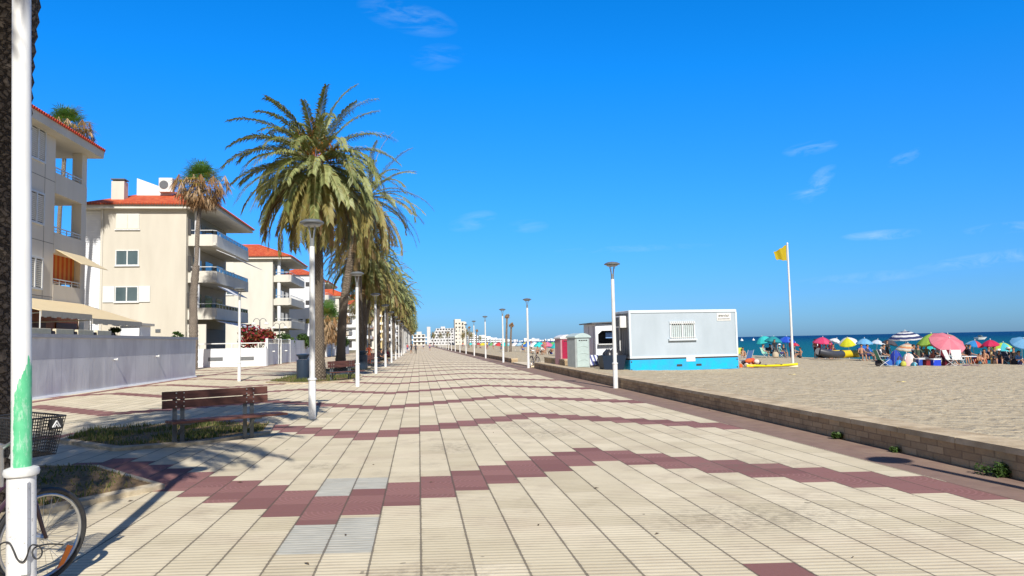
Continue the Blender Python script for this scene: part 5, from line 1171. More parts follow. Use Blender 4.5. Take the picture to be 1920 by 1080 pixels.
def body_mesh(pose):
    if pose in POSE: return POSE[pose]
    pel, ch, hd, kn, an, el, wr = skel(pose); vs, es, rs, cls = [], [], [], []
    def add(p, r, par, c): vs.append(tuple(p)); rs.append(r); cls.append(c); 
    def node(p, r, par=None, c='torso'):
        add(p, r, par, c); i = len(vs)-1
        if par is not None: es.append((par, i))
        return i
    P_, C_, H_ = Vector(pel), Vector(ch), Vector(hd); axis = (C_-P_).normalized(); hax = (H_-C_).normalized()
    a = node(P_, .135, None, 'hip'); m_ = node(P_.lerp(C_, .5), .115, a, 'torso'); c = node(C_, .145, m_, 'torso'); t_ = node(C_+axis*.12, .09, c, 'torso')
    n_ = node(C_.lerp(H_, .62), .05, t_, 'head'); h1 = node(H_-hax*.06+Vector((0, -.015, 0)), .072, n_, 'head'); h2 = node(H_+hax*.03, .092, h1, 'head'); node(H_+hax*.09, .06, h2, 'head')
    for s in (0, 1):
        sg = -1 if s == 0 else 1; hp = node(P_+Vector((sg*.09, 0, -.05)), .098, a, 'hip'); K_, A_ = Vector(kn[s]), Vector(an[s])
        th = node(Vector(vs[hp]).lerp(K_, .5), .078, hp, 'thigh'); k_ = node(K_, .055, th, 'shin'); cf = node(K_.lerp(A_, .35), .055, k_, 'shin'); an_ = node(A_, .034, cf, 'shin')
        d = Vector((0, -.16, -.045)) if pose != 'lie' else Vector((0, -.04, .14)); node(A_+d*.5, .035, an_, 'foot'); node(A_+d, .03, len(vs)-1, 'foot')
        sh = node(C_+axis*.10+Vector((sg*.17, 0, 0)), .058, t_, 'sleeve'); E_, W_ = Vector(el[s]), Vector(wr[s]); ua = node(Vector(vs[sh]).lerp(E_, .5), .045, sh, 'sleeve'); e_ = node(E_, .036, ua, 'arm'); w_ = node(W_, .024, e_, 'arm')
        fd = (W_-E_).normalized(); pl_ = node(W_+fd*.06, .026, w_, 'arm'); px_ = fd.orthogonal().normalized()
        for q in range(4): f1 = node(W_+fd*.10+px_*(q-1.5)*.019, .0085, pl_, 'arm'); node(W_+fd*(.15+.01*(q in (1, 2)))+px_*(q-1.5)*.021+Vector((0, -.012, 0)), .007, f1, 'arm')
        th_ = node(W_+fd*.055+px_*.045, .010, pl_, 'arm'); node(W_+fd*.085+px_*.06, .008, th_, 'arm')
    me = bpy.data.meshes.new('skel'); me.from_pydata(vs, es, []); ob = bpy.data.objects.new('skel', me); COL.objects.link(ob)
    md = ob.modifiers.new('s', 'SKIN'); 
    for i, r in enumerate(rs): me.skin_vertices[0].data[i].radius = (r, r*(.72 if cls[i] in ('torso', 'hip') and r > .1 else 1)); 
    me.skin_vertices[0].data[0].use_root = True
    sb = ob.modifiers.new('b', 'SUBSURF'); sb.levels = 1; sb.render_levels = 1
    dg = bpy.context.evaluated_depsgraph_get(); dg.update(); out = bpy.data.meshes.new_from_object(ob.evaluated_get(dg)); bpy.data.objects.remove(ob)
    V_ = [Vector(v) for v in vs]; lab = []
    for f in out.polygons:
        cpt = f.center; bi, bd = 0, 9
        for (i, j) in es:
            A_, B_ = V_[i], V_[j]; ab = B_-A_; tt = max(0, min(1, (cpt-A_).dot(ab)/max(1e-9, ab.length_squared))); d = (A_+ab*tt-cpt).length - lerp(rs[i], rs[j], tt)*.7
            if d < bd: bd, bi = d, (j if tt > .5 else i)
        lab.append(cls[bi])
    POSE[pose] = (out, lab, H_, hax); return POSE[pose]
def person(x, y, z, rz, pose, label, top=None, bottom=(.05, .05, .2), legs=None, skin=SK, hair=HR, hat=None, long=False, s=1.0, group='people on the beach'):
    src, lab, H_, hax = body_mesh(pose); me = src.copy(); me.materials.clear(); mats = [skin, cloth(top) if top else skin, cloth(bottom) if bottom else skin, cloth(legs) if legs else skin]
    for m_ in mats: me.materials.append(m_)
    mp = {'torso': 1 if top else 0, 'sleeve': 1 if top else 0, 'hip': 2, 'thigh': 2 if bottom else 0, 'shin': 3 if legs else 0, 'foot': 0, 'arm': 0, 'head': 0}
    for i, f in enumerate(me.polygons): f.material_index = mp[lab[i]]; f.use_smooth = True
    o = bpy.data.objects.new('person', me); COL.objects.link(o); o.location = (x, y, z); o.rotation_euler = (0, 0, rz); o.scale = (s,)*3; tag(o, label, 'person', group); KIDS[o.name] = []
    b = MB(); n = 10; c = H_+Vector((0, .018, .03)); ring = []
    for k, (ph) in enumerate((-25, 10, 40, 65, 88)):
        ring.append([(c.x+.107*math.cos(R(ph))*math.cos(2*math.pi*j/n), c.y+.01+.115*math.cos(R(ph))*math.sin(2*math.pi*j/n), c.z+.112*math.sin(R(ph)) + (.0 if math.sin(2*math.pi*j/n) > -.4 or k > 1 else .07)) for j in range(n)])
    vs = sum(ring, []); fs = [(k*n+j, k*n+(j+1) % n, (k+1)*n+(j+1) % n, (k+1)*n+j) for k in range(4) for j in range(n)]+[tuple(range(4*n, 5*n))]
    b.mesh(vs, fs)
    if long: b.tube([c+Vector((0, .09, .02)), c+Vector((0, .12, -.12)), c+Vector((0, .11, -.26))], [.07, .065, .03], 8)
    b.build('hair', hair, o, True)
    fc = MB()
    for sx in (-1, 1): fc.lathe([(.001, -.012), (.012, 0), (.001, .012)], (H_.x+sx*.034, H_.y-.086, H_.z+.0), 6); 
    fc.build('eyes', M_DARK, o); MB().mesh([(H_.x-.014, H_.y-.086, H_.z-.035), (H_.x+.014, H_.y-.086, H_.z-.035), (H_.x, H_.y-.115, H_.z-.035), (H_.x, H_.y-.088, H_.z+.005)], [(0, 1, 2), (0, 2, 3), (2, 1, 3)]).build('nose', skin, o)
    if hat: MB().lathe([(.19, .0), (.18, .015), (.11, .02), (.105, .09), (.03, .11)], c+Vector((0, 0, .04)), 14).build('hat', cloth(hat), o, True)
    return o

# ------------------------------------------------------------------ beach umbrellas
def umbrella(px, yv, wpx, label, cols, tilt=(0, 0), h=2.05, pole=M_WHITE, polecol=None, ribs=10, drop=.28, stripes=None, dz=0, r=None):
    p = ay(px, 660, yv); r = r or wpx*yv/1400/2; z = sandz(p.x, yv)
    o = thing('beach_umbrella', label, 'beach umbrella', (p.x, yv, z+dz), 0, 'beach umbrellas on the sand')
    hub = Vector((0, 0, h)); T = Matrix.Translation(hub) @ Matrix.Rotation(R(tilt[0]), 4, 'X') @ Matrix.Rotation(R(tilt[1]), 4, 'Y')
    ms = [translucent(mat('canvas_%02x%02x%02x' % tuple(int(v*255) for v in c), c, .75, tuple(v*.8 for v in c), 5, .4), .3, (1, 1, 1)) if ('canvas_%02x%02x%02x' % tuple(int(v*255) for v in c)) not in MATS else MATS['canvas_%02x%02x%02x' % tuple(int(v*255) for v in c)] for c in cols]
    b = MB(); nr = 6; n = ribs*3; d = drop*r*2.1
    for k in range(nr+1):
        f = k/nr
        for j in range(n):
            a = 2*math.pi*j/n; rp = 1 - .045*abs(math.sin(a*ribs/2))*f; zz = -d*(f**1.75) - (.03*abs(math.sin(a*ribs/2))*f)
            b.v.append((r*f*rp*math.cos(a)+1e-4, r*f*rp*math.sin(a), zz))
    for k in range(nr):
        for j in range(n):
            q = (j+1) % n; b.f.append((k*n+j, k*n+q, (k+1)*n+q, (k+1)*n+j)); b.m.append((k if stripes else (j//3)) % len(ms))
    if not stripes:
        for j in range(n): pass
    b.v += []
    for j in range(n):     # short valance
        q = (j+1) % n; base = nr*n; A_, B_ = Vector(b.v[base+j]), Vector(b.v[base+q]); b.face([A_, B_, B_+Vector((0, 0, -.09*r)), A_+Vector((0, 0, -.09*r))], (nr if stripes else (j//3)) % len(ms))
    b.xf(T).build('canopy', ms, o, True)
    rb = MB()
    for j in range(ribs):
        a = 2*math.pi*j/ribs+.02; rb.tube([T @ Vector((r*f*.98*math.cos(a), r*f*.98*math.sin(a), -d*f**1.75-.015)) for f in (.02, .35, .7, 1)], .006, 3)
    rb.build('ribs', M_METAL, o)
    ax_ = (T.to_3x3() @ Vector((0, 0, -1)))
    kn = hub+ax_*min(.75, h*.4); foot = Vector((kn.x, kn.y, -.15))
    MB().tube([hub+ax_*-.06, kn], .018, 6).tube([kn, foot], .02 if polecol is None else .07, 8).build('pole', polecol or M_WHITE, o, True)
    MB().lathe([(.001, .0), (.03, .03), (.035, .07), (.001, .1)], n=8).xf(T).build('finial', M_WHITE, o, True)
    return o
Tq = (.05, .62, .62); Te = (.03, .33, .38); Bl = (.02, .09, .62); Rd = (.65, .02, .07); Mg = (.70, .05, .17); Wh = (.80, .82, .84); Ye = (.72, .72, .03); Az = (.18, .48, .80); Gn = (.38, .62, .06); Pk = (.80, .26, .33); Pk2 = (.76, .21, .28)
umbrella(1430, 72, 30, 'tilted bright turquoise umbrella left of the flagpole', [Tq], (8, -22))
umbrella(1452, 70, 34, 'flat dark teal umbrella between the turquoise one and the flagpole', [Te], (0, 8))
umbrella(1476, 71, 36, 'royal blue umbrella directly behind the flagpole', [Bl, (.05, .16, .7)], (0, 4))
umbrella(1492, 66, 16, 'small red umbrella with white rim right of the flagpole', [Rd, (.7, .1, .14)], (0, 6), h=1.4)
umbrella(1544, 62, 37, 'magenta pink umbrella over the people by the inflatable boat', [Mg, (.75, .09, .22)], (5, 4), h=1.9)
umbrella(1570, 63, 24, 'plain white umbrella between the magenta and the yellow one', [Wh], (6, 22), h=1.8)
umbrella(1590, 62, 36, 'tilted yellow and white umbrella above the inflatable boat', [Ye, Ye, Ye, Wh, Wh], (18, -18), h=1.85)
umbrella(1622, 56, 32, 'pale azure umbrella above the blue one, left group', [Az, (.22, .52, .82)], (4, 0), h=1.75)
umbrella(1624, 55, 28, 'low saturated blue umbrella under the pale azure one', [(.02, .16, .62), (.02, .2, .7)], (12, 8), h=1.2)
umbrella(1647, 56, 25, 'pale lilac white umbrella left of the dark grey one', [(.55, .66, .82), (.68, .74, .84)], (4, 8), h=1.65)
umbrella(1672, 54, 30, 'dark grey umbrella left below the striped one', [(.07, .07, .09), (.09, .08, .10)], (6, 16), h=1.65)
umbrella(1699, 50, 61, 'large navy and white ringed umbrella, the highest on the beach', [Wh, (.04, .05, .16)], (3, -4), h=2.25, stripes=True, drop=.22)
umbrella(1703, 47.5, 42, 'orange and cream striped umbrella under the navy and white one', [(.75, .62, .40), (.72, .30, .14), (.70, .68, .62)], (6, 3), h=1.35, stripes=True)
umbrella(1741, 56, 26, 'cyan umbrella peeping out behind the lime green one', [(.03, .58, .72)], (0, -6), h=2.1)
umbrella(1748, 46, 60, 'large lime green umbrella tilted left, beside the big pink one', [Gn, (.42, .66, .10)], (2, -10), h=2.0)
umbrella(1745, 50, 26, 'small turquoise umbrella low under the lime green one', [(.03, .50, .52), Tq], (4, 4), h=1.15)
umbrella(1779, 50, 40, 'grey green umbrella mostly hidden behind the top of the pink one', [(.36, .44, .28)], (0, 0), h=2.05)
umbrella(1781, 43.5, 68, 'large pink umbrella tilted towards the promenade, biggest in the crowd', [Pk, Pk2], (38, -3), h=1.68, ribs=10, drop=.16)
umbrella(1829, 47, 34, 'umbrella of blue, red and pale blue panels right of the big pink one', [(.05, .32, .72), (.03, .28, .68), (.72, .07, .10), (.75, .12, .12), (.35, .62, .78)], (10, 4), h=1.55)
umbrella(1858, 46, 32, 'red umbrella on a thick wooden post', [(.68, .04, .13), (.6, .02, .1)], (6, -6), h=1.6, polecol=mat('pale_post', (.55, .42, .20), .8))
umbrella(1846, 52, 22, 'small pale blue umbrella between the panelled and the wooden post one', [(.32, .62, .76)], (0, 0), h=1.3)
umbrella(1882, 47, 40, 'lime yellow and cyan umbrella near the right edge', [(.55, .78, .08), (.60, .80, .10), (.08, .58, .66), (.1, .6, .7)], (14, -4), h=1.62)
umbrella(1921, 44, 46, 'large sky blue umbrella cut by the right edge of the view', [(.16, .42, .70), (.2, .47, .74)], (30, -10), h=1.75, drop=.2)
# tents, domes and clutter
def dome(px, yv, w, h, label, cols, n=8):
    p = ay(px, 680, yv); r = w*yv/1400/2; hh = h*yv/1400; o = thing('beach_tent', label, 'beach tent', (p.x, yv, sandz(p.x, yv)), R(px % 40)); b = MB(); K = 7; ms = [cloth(c) for c in cols]
    for k in range(K+1):
        ph = R(90*k/K)
        for j in range(n*3): a = 2*math.pi*j/(n*3); rp = 1-.06*abs(math.sin(a*n/2)); b.v.append((r*math.cos(ph)*rp*math.cos(a), r*math.cos(ph)*rp*math.sin(a), hh*math.sin(ph)))
    for k in range(K):
        for j in range(n*3): q = (j+1) % (n*3); b.f.append((k*n*3+j, k*n*3+q, (k+1)*n*3+q, (k+1)*n*3+j)); b.m.append((j//3) % len(ms))
    b.build('shell', ms, o, True); e = MB()
    for j in range(n): a = 2*math.pi*j/n; e.tube([(r*1.01*math.cos(R(t))*math.cos(a), r*1.01*math.cos(R(t))*math.sin(a), hh*1.01*math.sin(R(t))) for t in (0, 30, 60, 88)], .012, 4)
    e.build('poles', M_METAL, o)
    # opening
    MB().mesh([(-r*.45, -r*.98, .02), (r*.45, -r*.98, .02), (r*.3, -r*.86, hh*.5), (0, -r*.78, hh*.64), (-r*.3, -r*.86, hh*.5)], [(0, 1, 2, 3, 4)]).build('opening', M_DARK, o)
    return o
dome(1680, 43.5, 27, 30, 'navy blue pop-up dome tent left of the white and pink one', [(.01, .03, .30), (.015, .05, .36)])
dome(1704, 42.5, 27, 25, 'white and pink umbrella shaped dome resting on the sand', [(.78, .66, .58), (.80, .50, .48)], 6)
dome(1686, 41.8, 17, 12, 'small bright blue tent in front of the navy dome', [(.02, .30, .72)], 5)
dome(1713, 41.5, 14, 8, 'tiny dark teal pop-up bag at the foot of the pink dome', [(.02, .14, .2), (.1, .4, .55)], 5)
dome(1832, 46.5, 18, 15, 'round orange red beach tent right of the big pink umbrella', [(.60, .06, .02), (.68, .12, .03)], 6)
dome(1880, 46, 19, 11, 'pale turquoise little tent under the lime umbrella', [(.25, .60, .62), (.35, .68, .68)], 6)
def cooler(px, yv, w, d, h, label, c, lid=(.8, .82, .82)):
    p = ay(px, 685, yv); o = thing('cool_box', label, 'cool box', (p.x, yv, sandz(p.x, yv)), R(3)); MB().bbox(-w/2, w/2, -d/2, d/2, 0, h, .02).build('body', cloth(c), o); MB().bbox(-w/2-.015, w/2+.015, -d/2-.015, d/2+.015, h+.002, h+.07, .02).build('lid', cloth(lid), o)
    MB().tube([(-w/2, -d/2-.02, h*.6), (-w/2, -d/2-.05, h+.1), (w/2, -d/2-.05, h+.1), (w/2, -d/2-.02, h*.6)], .01, 5).build('handle', cloth(lid), o)
cooler(1725, 42.3, .42, .35, .38, 'smaller blue cool box with rounded white lid beside the pink dome', (.02, .07, .38)); cooler(1754, 41.8, .52, .34, .36, 'larger royal blue cool box with white lid below the big pink umbrella', (.01, .05, .55)); cooler(1739, 42, .38, .3, .30, 'dark red cool bag between the two blue cool boxes', (.20, .01, .02), (.10, .01, .01)); cooler(1775, 42, .42, .3, .26, 'dark wine coloured bag under the pink umbrella', (.16, .01, .03), (.1, .01, .02))
def chair(px, yv, rz, label, c, fc=M_WHITE):
    p = ay(px, 685, yv); o = thing('beach_chair', label, 'beach chair', (p.x, yv, sandz(p.x, yv)), rz, 'folding chairs on the beach')
    MB().box(-.25, .25, -.24, .22, .36, .38).build('seat', cloth(c), o); MB().hexa([(-.25, .22, .38), (.25, .22, .38), (.25, .24, .38), (-.25, .24, .38), (-.25, .42, .95), (.25, .42, .95), (.25, .44, .95), (-.25, .44, .95)]).build('backrest', cloth(c), o)
    for s in (-1, 1): MB().tube([(s*.27, -.26, 0), (s*.27, .24, .42), (s*.27, .45, .98)], .014, 5).tube([(s*.27, .3, 0), (s*.27, -.25, .38), (s*.27, -.25, .58), (s*.27, .28, .6)], .014, 5).build('frame', fc, o)
    return o
for a in ((1656, 41.8, R(80), 'green and white folding chair at the left end of the near group', (.1, .32, .2)), (1786, 41.7, R(30), 'white framed folding chair at the foot of the pink umbrella', (.7, .7, .66)), (1798, 42, R(-20), 'black framed folding chair right of the pink umbrella pole', (.75, .76, .74)), (1437, 69, R(30), 'pale green chair under the turquoise umbrella', (.3, .6, .45)), (1388, 66, R(-30), 'yellow chair right beside the cabin end', (.6, .65, .1)), (1894, 45.5, R(10), 'dark chair under the lime yellow umbrella', (.04, .04, .06)), (1768, 42.3, R(-60), 'dark red chair between the cool box and the pink umbrella', (.18, .02, .03))): chair(*a)
# white folding table
p = ay(1812, 680, 43); o = thing('folding_table', 'white folding table right of the pink umbrella', 'table', (p.x, 43, sandz(p.x, 43)))
MB().bbox(-.5, .5, -.3, .3, .52, .56, .01).build('table_top', M_WHITE, o)
for s in (-1, 1): MB().tube([(s*.4, -.25, 0), (s*.4, .0, .52)], .014, 5).tube([(s*.4, .25, 0), (s*.4, 0, .52)], .014, 5).build('leg', M_GREY, o)
for (px, yv, sx, sy, c, lb) in ((1812, 41.2, 1.6, .8, (.12, .03, .12), 'dark purple towel spread on the sand right of the pink umbrella'), (1790, 41.2, .9, .6, (.75, .72, .68), 'white towel on the sand in front of the pink umbrella'), (1670, 41.2, .8, .5, (.5, .6, .62), 'pale towel in front of the green chair')):
    p = ay(px, 690, yv); b = MB(); z0 = sandz(p.x, yv)+.05
    for i in range(9):
        for j in range(5): b.v.append((-sx/2+sx*i/8, -sy/2+sy*j/4, .02*math.sin(i*1.9+j)))
    for i in range(8):
        for j in range(4): q = i*5+j; b.f.append((q, q+5, q+6, q+1)); b.m.append(0)
    tag(b.build('towel', cloth(c), None, True, (p.x, yv, z0)), lb, 'towel')
# parasol bag / backpack pile
def bag(px, yv, s, c, lb):
    p = ay(px, 685, yv); o = thing('beach_bag', lb, 'bag', (p.x, yv, sandz(p.x, yv)), R(px % 90), 'bags lying on the beach')
    MB().lathe([(.12*s, 0), (.2*s, .05*s), (.21*s, .22*s), (.14*s, .34*s), (.03*s, .38*s)], n=12).build('bag_body', cloth(c), o, True); MB().tube([(-.12*s, 0, .3*s), (-.05*s, 0, .46*s), (.05*s, 0, .46*s), (.12*s, 0, .3*s)], .012*s, 5).build('handle', cloth(c), o, True)
for a in ((1648, 42, 1.0, (.05, .045, .05), 'black bag left of the green chair'), (1665, 41.7, 1.2, (.02, .10, .40), 'blue bag in front of the navy dome tent'), (1694, 41.4, .8, (.5, .5, .08), 'yellow bag between the blue tent and the pink dome'), (1735, 43.5, 1.4, (.06, .06, .07), 'dark bag behind the dark red cool bag'), (1455, 68, 1.5, (.5, .42, .3), 'beige round bag under the teal umbrella'), (1765, 43.4, 1.3, (.1, .08, .05), 'brown bag behind the royal blue cool box'), (1843, 46, 1.2, (.6, .3, .22), 'orange brown bag next to the round red tent'), (1868, 45.8, .8, (.7, .65, .5), 'pale bag left of the turquoise tent'), (1905, 45, 1.3, (.04, .04, .05), 'black bag under the right edge umbrella')): bag(*a)
# people
def pp(px, yv, rz, pose, label, **k):
    p = ay(px, 660, yv); return person(p.x, yv, sandz(p.x, yv), R(rz), pose, label, **k)
pp(1529, 63, 20, 'stand', 'person standing in dark swimwear left of the magenta umbrella, back half turned', bottom=(.03, .03, .04)); pp(1537, 62, -30, 'hips', 'person standing hands on hips, right beside the other at the magenta umbrella', bottom=(.3, .05, .05), long=True, top=(.25, .03, .04))
pp(1550, 61.5, 10, 'chair', 'person seated in dark clothes under the magenta umbrella', top=(.06, .03, .04)); chair(1550, 61.7, R(10), 'folding chair under the magenta umbrella', (.2, .2, .22))
pp(1557, 61, -60, 'stand', 'person in dark red standing under the right side of the magenta umbrella', top=(.2, .02, .03), s=.85)
pp(1432, 69.5, 60, 'chair', 'tanned person sitting in the pale green chair, leaning forward', bottom=(.1, .4, .35)); pp(1453, 69, -20, 'stand', 'person in black clothes standing under the teal umbrella', top=(.02, .02, .025), bottom=(.02, .02, .025)); pp(1463, 68, 100, 'chair', 'person with white cap and teal shirt seated right of the person in black', top=(.2, .5, .5), hat=(.85, .85, .85))
chair(1463, 68.2, R(100), 'chair under the seated person with the white cap', (.3, .3, .3))
pp(1393, 66, -20, 'ground', 'person sitting on the sand in orange beside the cabin end', bottom=(.6, .3, .1)); pp(1483, 66, 90, 'stand', 'person standing just left of the flagpole in a red top', top=(.4, .06, .06)); pp(1500, 65, -90, 'ground', 'person sitting on the sand right of the flagpole', bottom=(.05, .05, .07))
pp(1616, 54, -10, 'chair', 'person seated under the low blue umbrella, left', bottom=(.05, .05, .1)); pp(1628, 54, 30, 'chair', 'person seated under the low blue umbrella, right', top=(.05, .05, .1)); pp(1646, 54, 60, 'crouch', 'person in white crouching right of the blue umbrella', top=(.8, .8, .8), bottom=(.7, .7, .7), hair=HR2)
for q, (px, y_, r_, lb, c) in enumerate(((1664, 52, 10, 'person in black and white standing under the dark grey umbrella', (.03, .03, .03)),)): pp(px, y_, r_, 'stand', lb, top=c, bottom=(.05, .05, .06), s=.9)
pp(1715, 46, 30, 'chair', 'person in grey seated under the orange and cream umbrella', top=(.3, .3, .33)); pp(1737, 46, -30, 'chair', 'person with a white hat seated under the small turquoise umbrella', top=(.2, .2, .12), hat=(.8, .78, .7)); pp(1750, 45, 15, 'ground', 'tanned person sitting behind the royal blue cool box', bottom=(.1, .1, .3))
pp(1776, 43.3, 20, 'ground', 'person sitting in the shade of the big pink umbrella, left', bottom=(.4, .1, .1)); pp(1790, 43.8, -30, 'chair', 'person in dark swimwear in the shade of the pink umbrella, right', top=(.05, .03, .05)); pp(1820, 46.5, 60, 'chair', 'person in dark clothes seated between the white table and the round red tent', top=(.03, .03, .05)); pp(1845, 45.8, -60, 'ground', 'tanned person sitting left of the wooden post', bottom=(.6, .12, .08))
pp(1866, 46.8, 10, 'chair', 'person in black seated right of the wooden post', top=(.02, .02, .03), bottom=(.03, .03, .04)); pp(1873, 45.5, -40, 'ground', 'person with a white cap sitting under the lime yellow umbrella', top=(.04, .05, .06), hat=(.85, .85, .85)); pp(1893, 46.5, 40, 'chair', 'person in dark clothes with a pale hat near the right edge', top=(.03, .03, .04), bottom=(.04, .04, .05), hat=(.7, .68, .6)); pp(1911, 44.5, 0, 'ground', 'person in blue sitting at the right edge of the view', top=(.1, .25, .5)); pp(1836, 45.2, 0, 'ground', 'child sitting in front of the round red tent', s=.7, bottom=(.1, .3, .5))
for a in ((1659, 44.5, 40, 'chair', 'person in black seated behind the navy dome tent, left', (.03, .03, .04), (.04, .04, .05)), (1722, 44.6, -20, 'chair', 'person in dark green seated behind the smaller blue cool box', (.05, .08, .05), (.05, .05, .05)), (1730, 47, 70, 'chair', 'person in grey seated left below the lime umbrella', (.2, .2, .22), (.03, .03, .05)), (1762, 47, 10, 'chair', 'person in dark clothes under the lime umbrella, right', (.04, .04, .05), (.05, .05, .05)),
          (1800, 44.6, 50, 'chair', 'person in black seated behind the black framed chair', (.02, .02, .03), (.03, .03, .03)), (1813, 46.8, -30, 'chair', 'person in dark clothes seated behind the white folding table', (.05, .04, .05), (.03, .03, .04)), (1855, 47.4, 0, 'chair', 'person in dark blue seated behind the wooden post', (.02, .03, .08), (.03, .03, .04)), (1886, 47.8, 20, 'chair', 'person in charcoal under the lime and cyan umbrella', (.05, .05, .05), (.03, .03, .03)),
          (1900, 46, -50, 'chair', 'person in black left of the sky blue umbrella', (.02, .02, .02), (.03, .03, .03)), (1445, 71, 30, 'chair', 'person in dark clothes under the teal umbrella, left', (.03, .04, .05), (.03, .03, .04)), (1470, 70, 0, 'chair', 'person in dark clothes below the royal blue umbrella', (.03, .03, .05), (.03, .03, .04)), (1491, 67, 50, 'chair', 'person in black under the small red umbrella', (.02, .02, .03), (.03, .03, .03)),
          (1620, 56, 0, 'chair', 'person in black deep under the low blue umbrella', (.02, .02, .03), (.03, .03, .03)), (1563, 62.5, 0, 'chair', 'person in dark red seated right of the magenta umbrella', (.12, .02, .03), (.04, .03, .03))):
    pp(a[0], a[1], a[2], a[3], a[4], top=a[5], bottom=a[6]); chair(a[0]+1, a[1]+.15, R(a[2]), 'dark folding chair of the '+a[4].replace('seated ', ''), (.05, .05, .07), M_GREY)
# promenade walkers and far beach people
def pw(px, yv, rz, pose, label, **k):
    p = ay(px, 660, yv); return person(p.x, yv, 0, R(rz), pose, label, group='people on the promenade', **k)
pw(771, 128, 0, 'walk', 'person in black walking away on the far promenade, right one of the pair', top=(.02, .02, .03), bottom=(.03, .03, .03)); pw(779.5, 122, 180, 'walk', 'person in dark clothes walking in the middle of the far promenade', top=(.03, .03, .05), bottom=(.03, .03, .04), legs=(.03, .03, .03))
pw(764, 150, 0, 'walk', 'distant person walking beside the far lamp posts', top=(.6, .1, .1)); pw(794, 220, 180, 'walk', 'tiny distant walker on the right half of the promenade', top=(.6, .6, .62)); pw(806, 170, 180, 'walk', 'distant walker in pink near the far wall', top=(.6, .3, .3)); pw(813, 260, 0, 'walk', 'faint distant walker near the far end of the wall', top=(.3, .2, .2)); pw(758, 190, 180, 'walk', 'faint distant walker under the last palms', top=(.2, .2, .25))
pw(692, 66, 30, 'stand', 'person in orange red standing among the palm trunks', top=(.62, .12, .05), bottom=(.6, .14, .06), legs=(.55, .15, .08)); pw(716, 66.6, 60, 'chair', 'person in dark clothes sitting on the distant bench', top=(.03, .025, .03), bottom=(.03, .03, .04)); pw(727, 79, 60, 'chair', 'person in wine red sitting on the farthest bench', top=(.30, .02, .04), bottom=(.15, .02, .03))
pp(1015, 88, 40, 'crouch', 'person in white bending over on the open far sand', top=(.8, .8, .8), bottom=(.04, .04, .05)); pp(1050, 66, 120, 'stand', 'person in dark shorts left of the red toilet', top=None, bottom=(.03, .03, .05)); pp(868, 240, 0, 'stand', 'tiny person in orange red on the far sand', top=(.7, .15, .05)); pp(914, 170, 0, 'stand', 'tiny person in yellow on the far sand', top=(.7, .5, .05)); pp(911, 168, 60, 'crouch', 'tiny crouching person beside the one in yellow on the far sand', top=(.5, .1, .05))
# red pile with lifeguard gear, yellow rescue board, inflatable boat
p = ay(1408, 686, 40); o = thing('gear_pile', 'pile of orange and dark red lifeguard gear at the left end of the yellow board', 'beach gear', (p.x, 40, sandz(p.x, 40))); rnd = random.Random(5); mm_ = [cloth((.75, .13, .03)), cloth((.05, .03, .04)), cloth((.6, .08, .04)), cloth((.75, .6, .55))]
for k in range(9):
    b = MB(); a = rnd.uniform(0, 3); l = rnd.uniform(.25, .5); c = Vector((rnd.uniform(-.5, .5), rnd.uniform(-.25, .25), rnd.uniform(.1, .55))); c.z *= 1-abs(c.x); d = Vector((math.cos(a), math.sin(a)*.4, rnd.uniform(-.2, .4)))*l*.5
    b.tube([c-d, c-d*.5, c+d*.4, c+d], [.03, .13, .14, .04], 8); b.build('float' if k % 2 else 'vest', mm_[k % 4], o, True)
q = chair(1397, 41.5, R(-150), 'blue and white striped chair behind the orange gear pile', (.08, .18, .42))
p0, p1 = gp(1400, 691, -.02), gp(1496, 688, -.02); c = (p0+p1)/2; ang = math.atan2(p1.y-p0.y, p1.x-p0.x); L = (p1-p0).length; o = thing('rescue_board', 'long yellow rescue board lying on the sand at the foot of the flagpole', 'rescue board', (c.x, c.y, sandz(c.x, c.y)+.03), ang)
b = MB(); n = 18
for i in range(n+1):
    u = -1+2*i/n; w = .30*(1-abs(u)**3.2)+.02; zc = .05+.05*u*u
    for (yy, zz) in ((-w, 0), (-w*.7, -.06), (w*.7, -.06), (w, 0), (w*.7, .07), (-w*.7, .07)): b.v.append((u*L/2, yy, zc+zz+.05))
for i in range(n):
    for j in range(6): k = (j+1) % 6; b.f.append((i*6+j, i*6+k, (i+1)*6+k, (i+1)*6+j)); b.m.append(0)
b.build('board', mat('rescue_yellow', (.78, .66, .01), .4, (.7, .56, .01), 3, .5), o, True)
for u in (-.35, .25): MB().box(u*L/2-.05, u*L/2+.05, -.29, .29, .165, .185).build('strap', M_BLACK, o)
p0, p1 = gp(1537, 675, -.25), gp(1597, 672, -.25); c = (p0+p1)/2; ang = math.atan2(p1.y-p0.y, p1.x-p0.x); o = thing('inflatable_boat', 'black and yellow inflatable boat drawn up on the sand', 'inflatable boat', (c.x, c.y, sandz(c.x, c.y)+.15), ang); hl = (p1-p0).length/2
for nm, m_, x0, x1 in (('bow_tube', mat('boat_black', (.05, .055, .07), .4), -hl, -.1), ('stern_tube', mat('boat_yellow', (.72, .52, .01), .45), -.1, hl)):
    b = MB()
    for s in (-1, 1):
        pts = []
        for k in range(9): u = lerp(x0, x1, k/8); bow = max(0, (-u-hl*.45)/(hl*.55)); pts.append((u, s*.62*(1-bow**2*.95), .33+.28*bow**1.6))
        b.tube(pts, .29 if m_.name == 'boat_black' else .31, 12)
    b.build(nm, m_, o, True)
MB().box(-hl*.75, hl*.8, -.5, .5, .08, .14).build('floor', M_BLACK, o); MB().box(hl*.7, hl*.76, -.42, .42, .14, .6).build('transom', M_BLACK, o); MB().box(-.25, -.0, -.5, .5, .5, .55).build('bench_seat', M_WHITE, o); MB().bbox(hl*.35, hl*.62, -.2, .15, .48, .66, .03).build('engine_cover', M_BLACK, o)
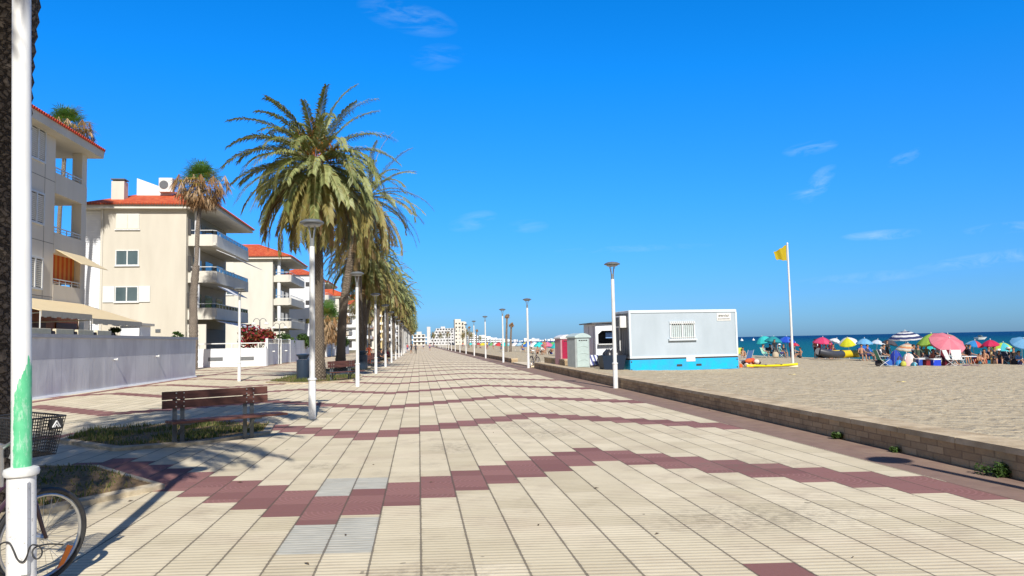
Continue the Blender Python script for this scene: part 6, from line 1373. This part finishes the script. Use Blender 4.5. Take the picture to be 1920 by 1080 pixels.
# distant beach umbrellas
rnd = random.Random(21); cn = [('red', (.6, .05, .06)), ('white', (.8, .8, .8)), ('turquoise', Tq), ('blue', (.05, .2, .6)), ('yellow', (.7, .6, .05)), ('green', (.15, .45, .15)), ('orange', (.7, .25, .04)), ('pink', (.7, .2, .35)), ('pale blue', (.4, .6, .75))]
far = [(1027, 92, 'pink'), (1012, 100, 'turquoise'), (1038, 96, 'green'), (1003, 104, 'white'), (990, 112, 'blue'), (975, 125, 'pale blue'), (1045, 84, 'turquoise'), (1018, 110, 'orange'), (965, 135, 'white'), (947, 150, 'turquoise'), (936, 160, 'red'), (930, 170, 'white'), (922, 185, 'green'), (905, 210, 'yellow'), (898, 220, 'red'), (890, 240, 'white'), (955, 170, 'pale blue'), (985, 140, 'yellow'), (1000, 130, 'red'), (915, 260, 'blue'), (882, 270, 'turquoise')]
cd = dict(cn); seen = {}
for i, (px, yv, nm) in enumerate(far):
    seen[nm] = seen.get(nm, 0)+1
    umbrella(px, yv, 0, 'distant %s umbrella on the far sand, %s of its colour from the red toilet' % (nm, nth[seen[nm]-1]), [cd[nm], tuple(min(1, v*1.15) for v in cd[nm])], (rnd.uniform(-5, 15), rnd.uniform(-12, 12)), h=1.55, r=.85, ribs=8)
for i, (px, yv) in enumerate(((1008, 98), (1022, 90), (1034, 93), (996, 108), (980, 118), (940, 150), (925, 175), (900, 215))):
    pp(px, yv, rnd.uniform(0, 360), rnd.choice(['stand', 'chair', 'ground']), 'tiny distant bather on the far sand, %s leftwards from the red toilet' % nth[i], bottom=rnd.choice([(.5, .1, .1), (.05, .1, .4), (.03, .03, .03)]))
# boats and buoys at sea
p = ay(1839, 640, 260); o = thing('motor_boat', 'small white motor boat out on the sea above the panelled umbrella', 'boat', (p.x, 260, -1.0), R(20)); b = MB().hexa([(-2.6, -.6, -.2), (1.2, -.7, -.2), (1.2, .7, -.2), (-2.6, .6, -.2), (-2.8, -1, .7), (2.6, -.9, .8), (2.6, .9, .8), (-2.8, 1, .7)]).build('hull', M_WHITE, o); MB().hexa([(-.6, -.6, .8), (.8, -.6, .8), (.8, .6, .8), (-.6, .6, .8), (-.6, -.5, 1.5), (.2, -.5, 1.5), (.2, .5, 1.5), (-.6, .5, 1.5)]).build('windshield', M_GLASS, o)
for i, (px, yv, s, lb) in enumerate(((1391, 500, 2.2, 'white buoy speck on the horizon right of the cabin'), (1413, 520, 2, 'white buoy speck left of the turquoise umbrella'), (1532, 190, 1.0, 'white buoy above the magenta umbrella'), (1658, 180, .8, 'white buoy left of the navy and white umbrella'), (1452, 260, 1, 'white buoy above the teal umbrella'))):
    p = ay(px, 640, yv); tag(MB().lathe([(.1*s, -.3*s), (.5*s, 0), (.45*s, .3*s), (.1*s, .6*s), (.05*s, .9*s)], n=10).build('buoy', M_WHITE, None, True, (p.x, yv, -1.05)), lb, 'buoy', 'white buoys on the sea')
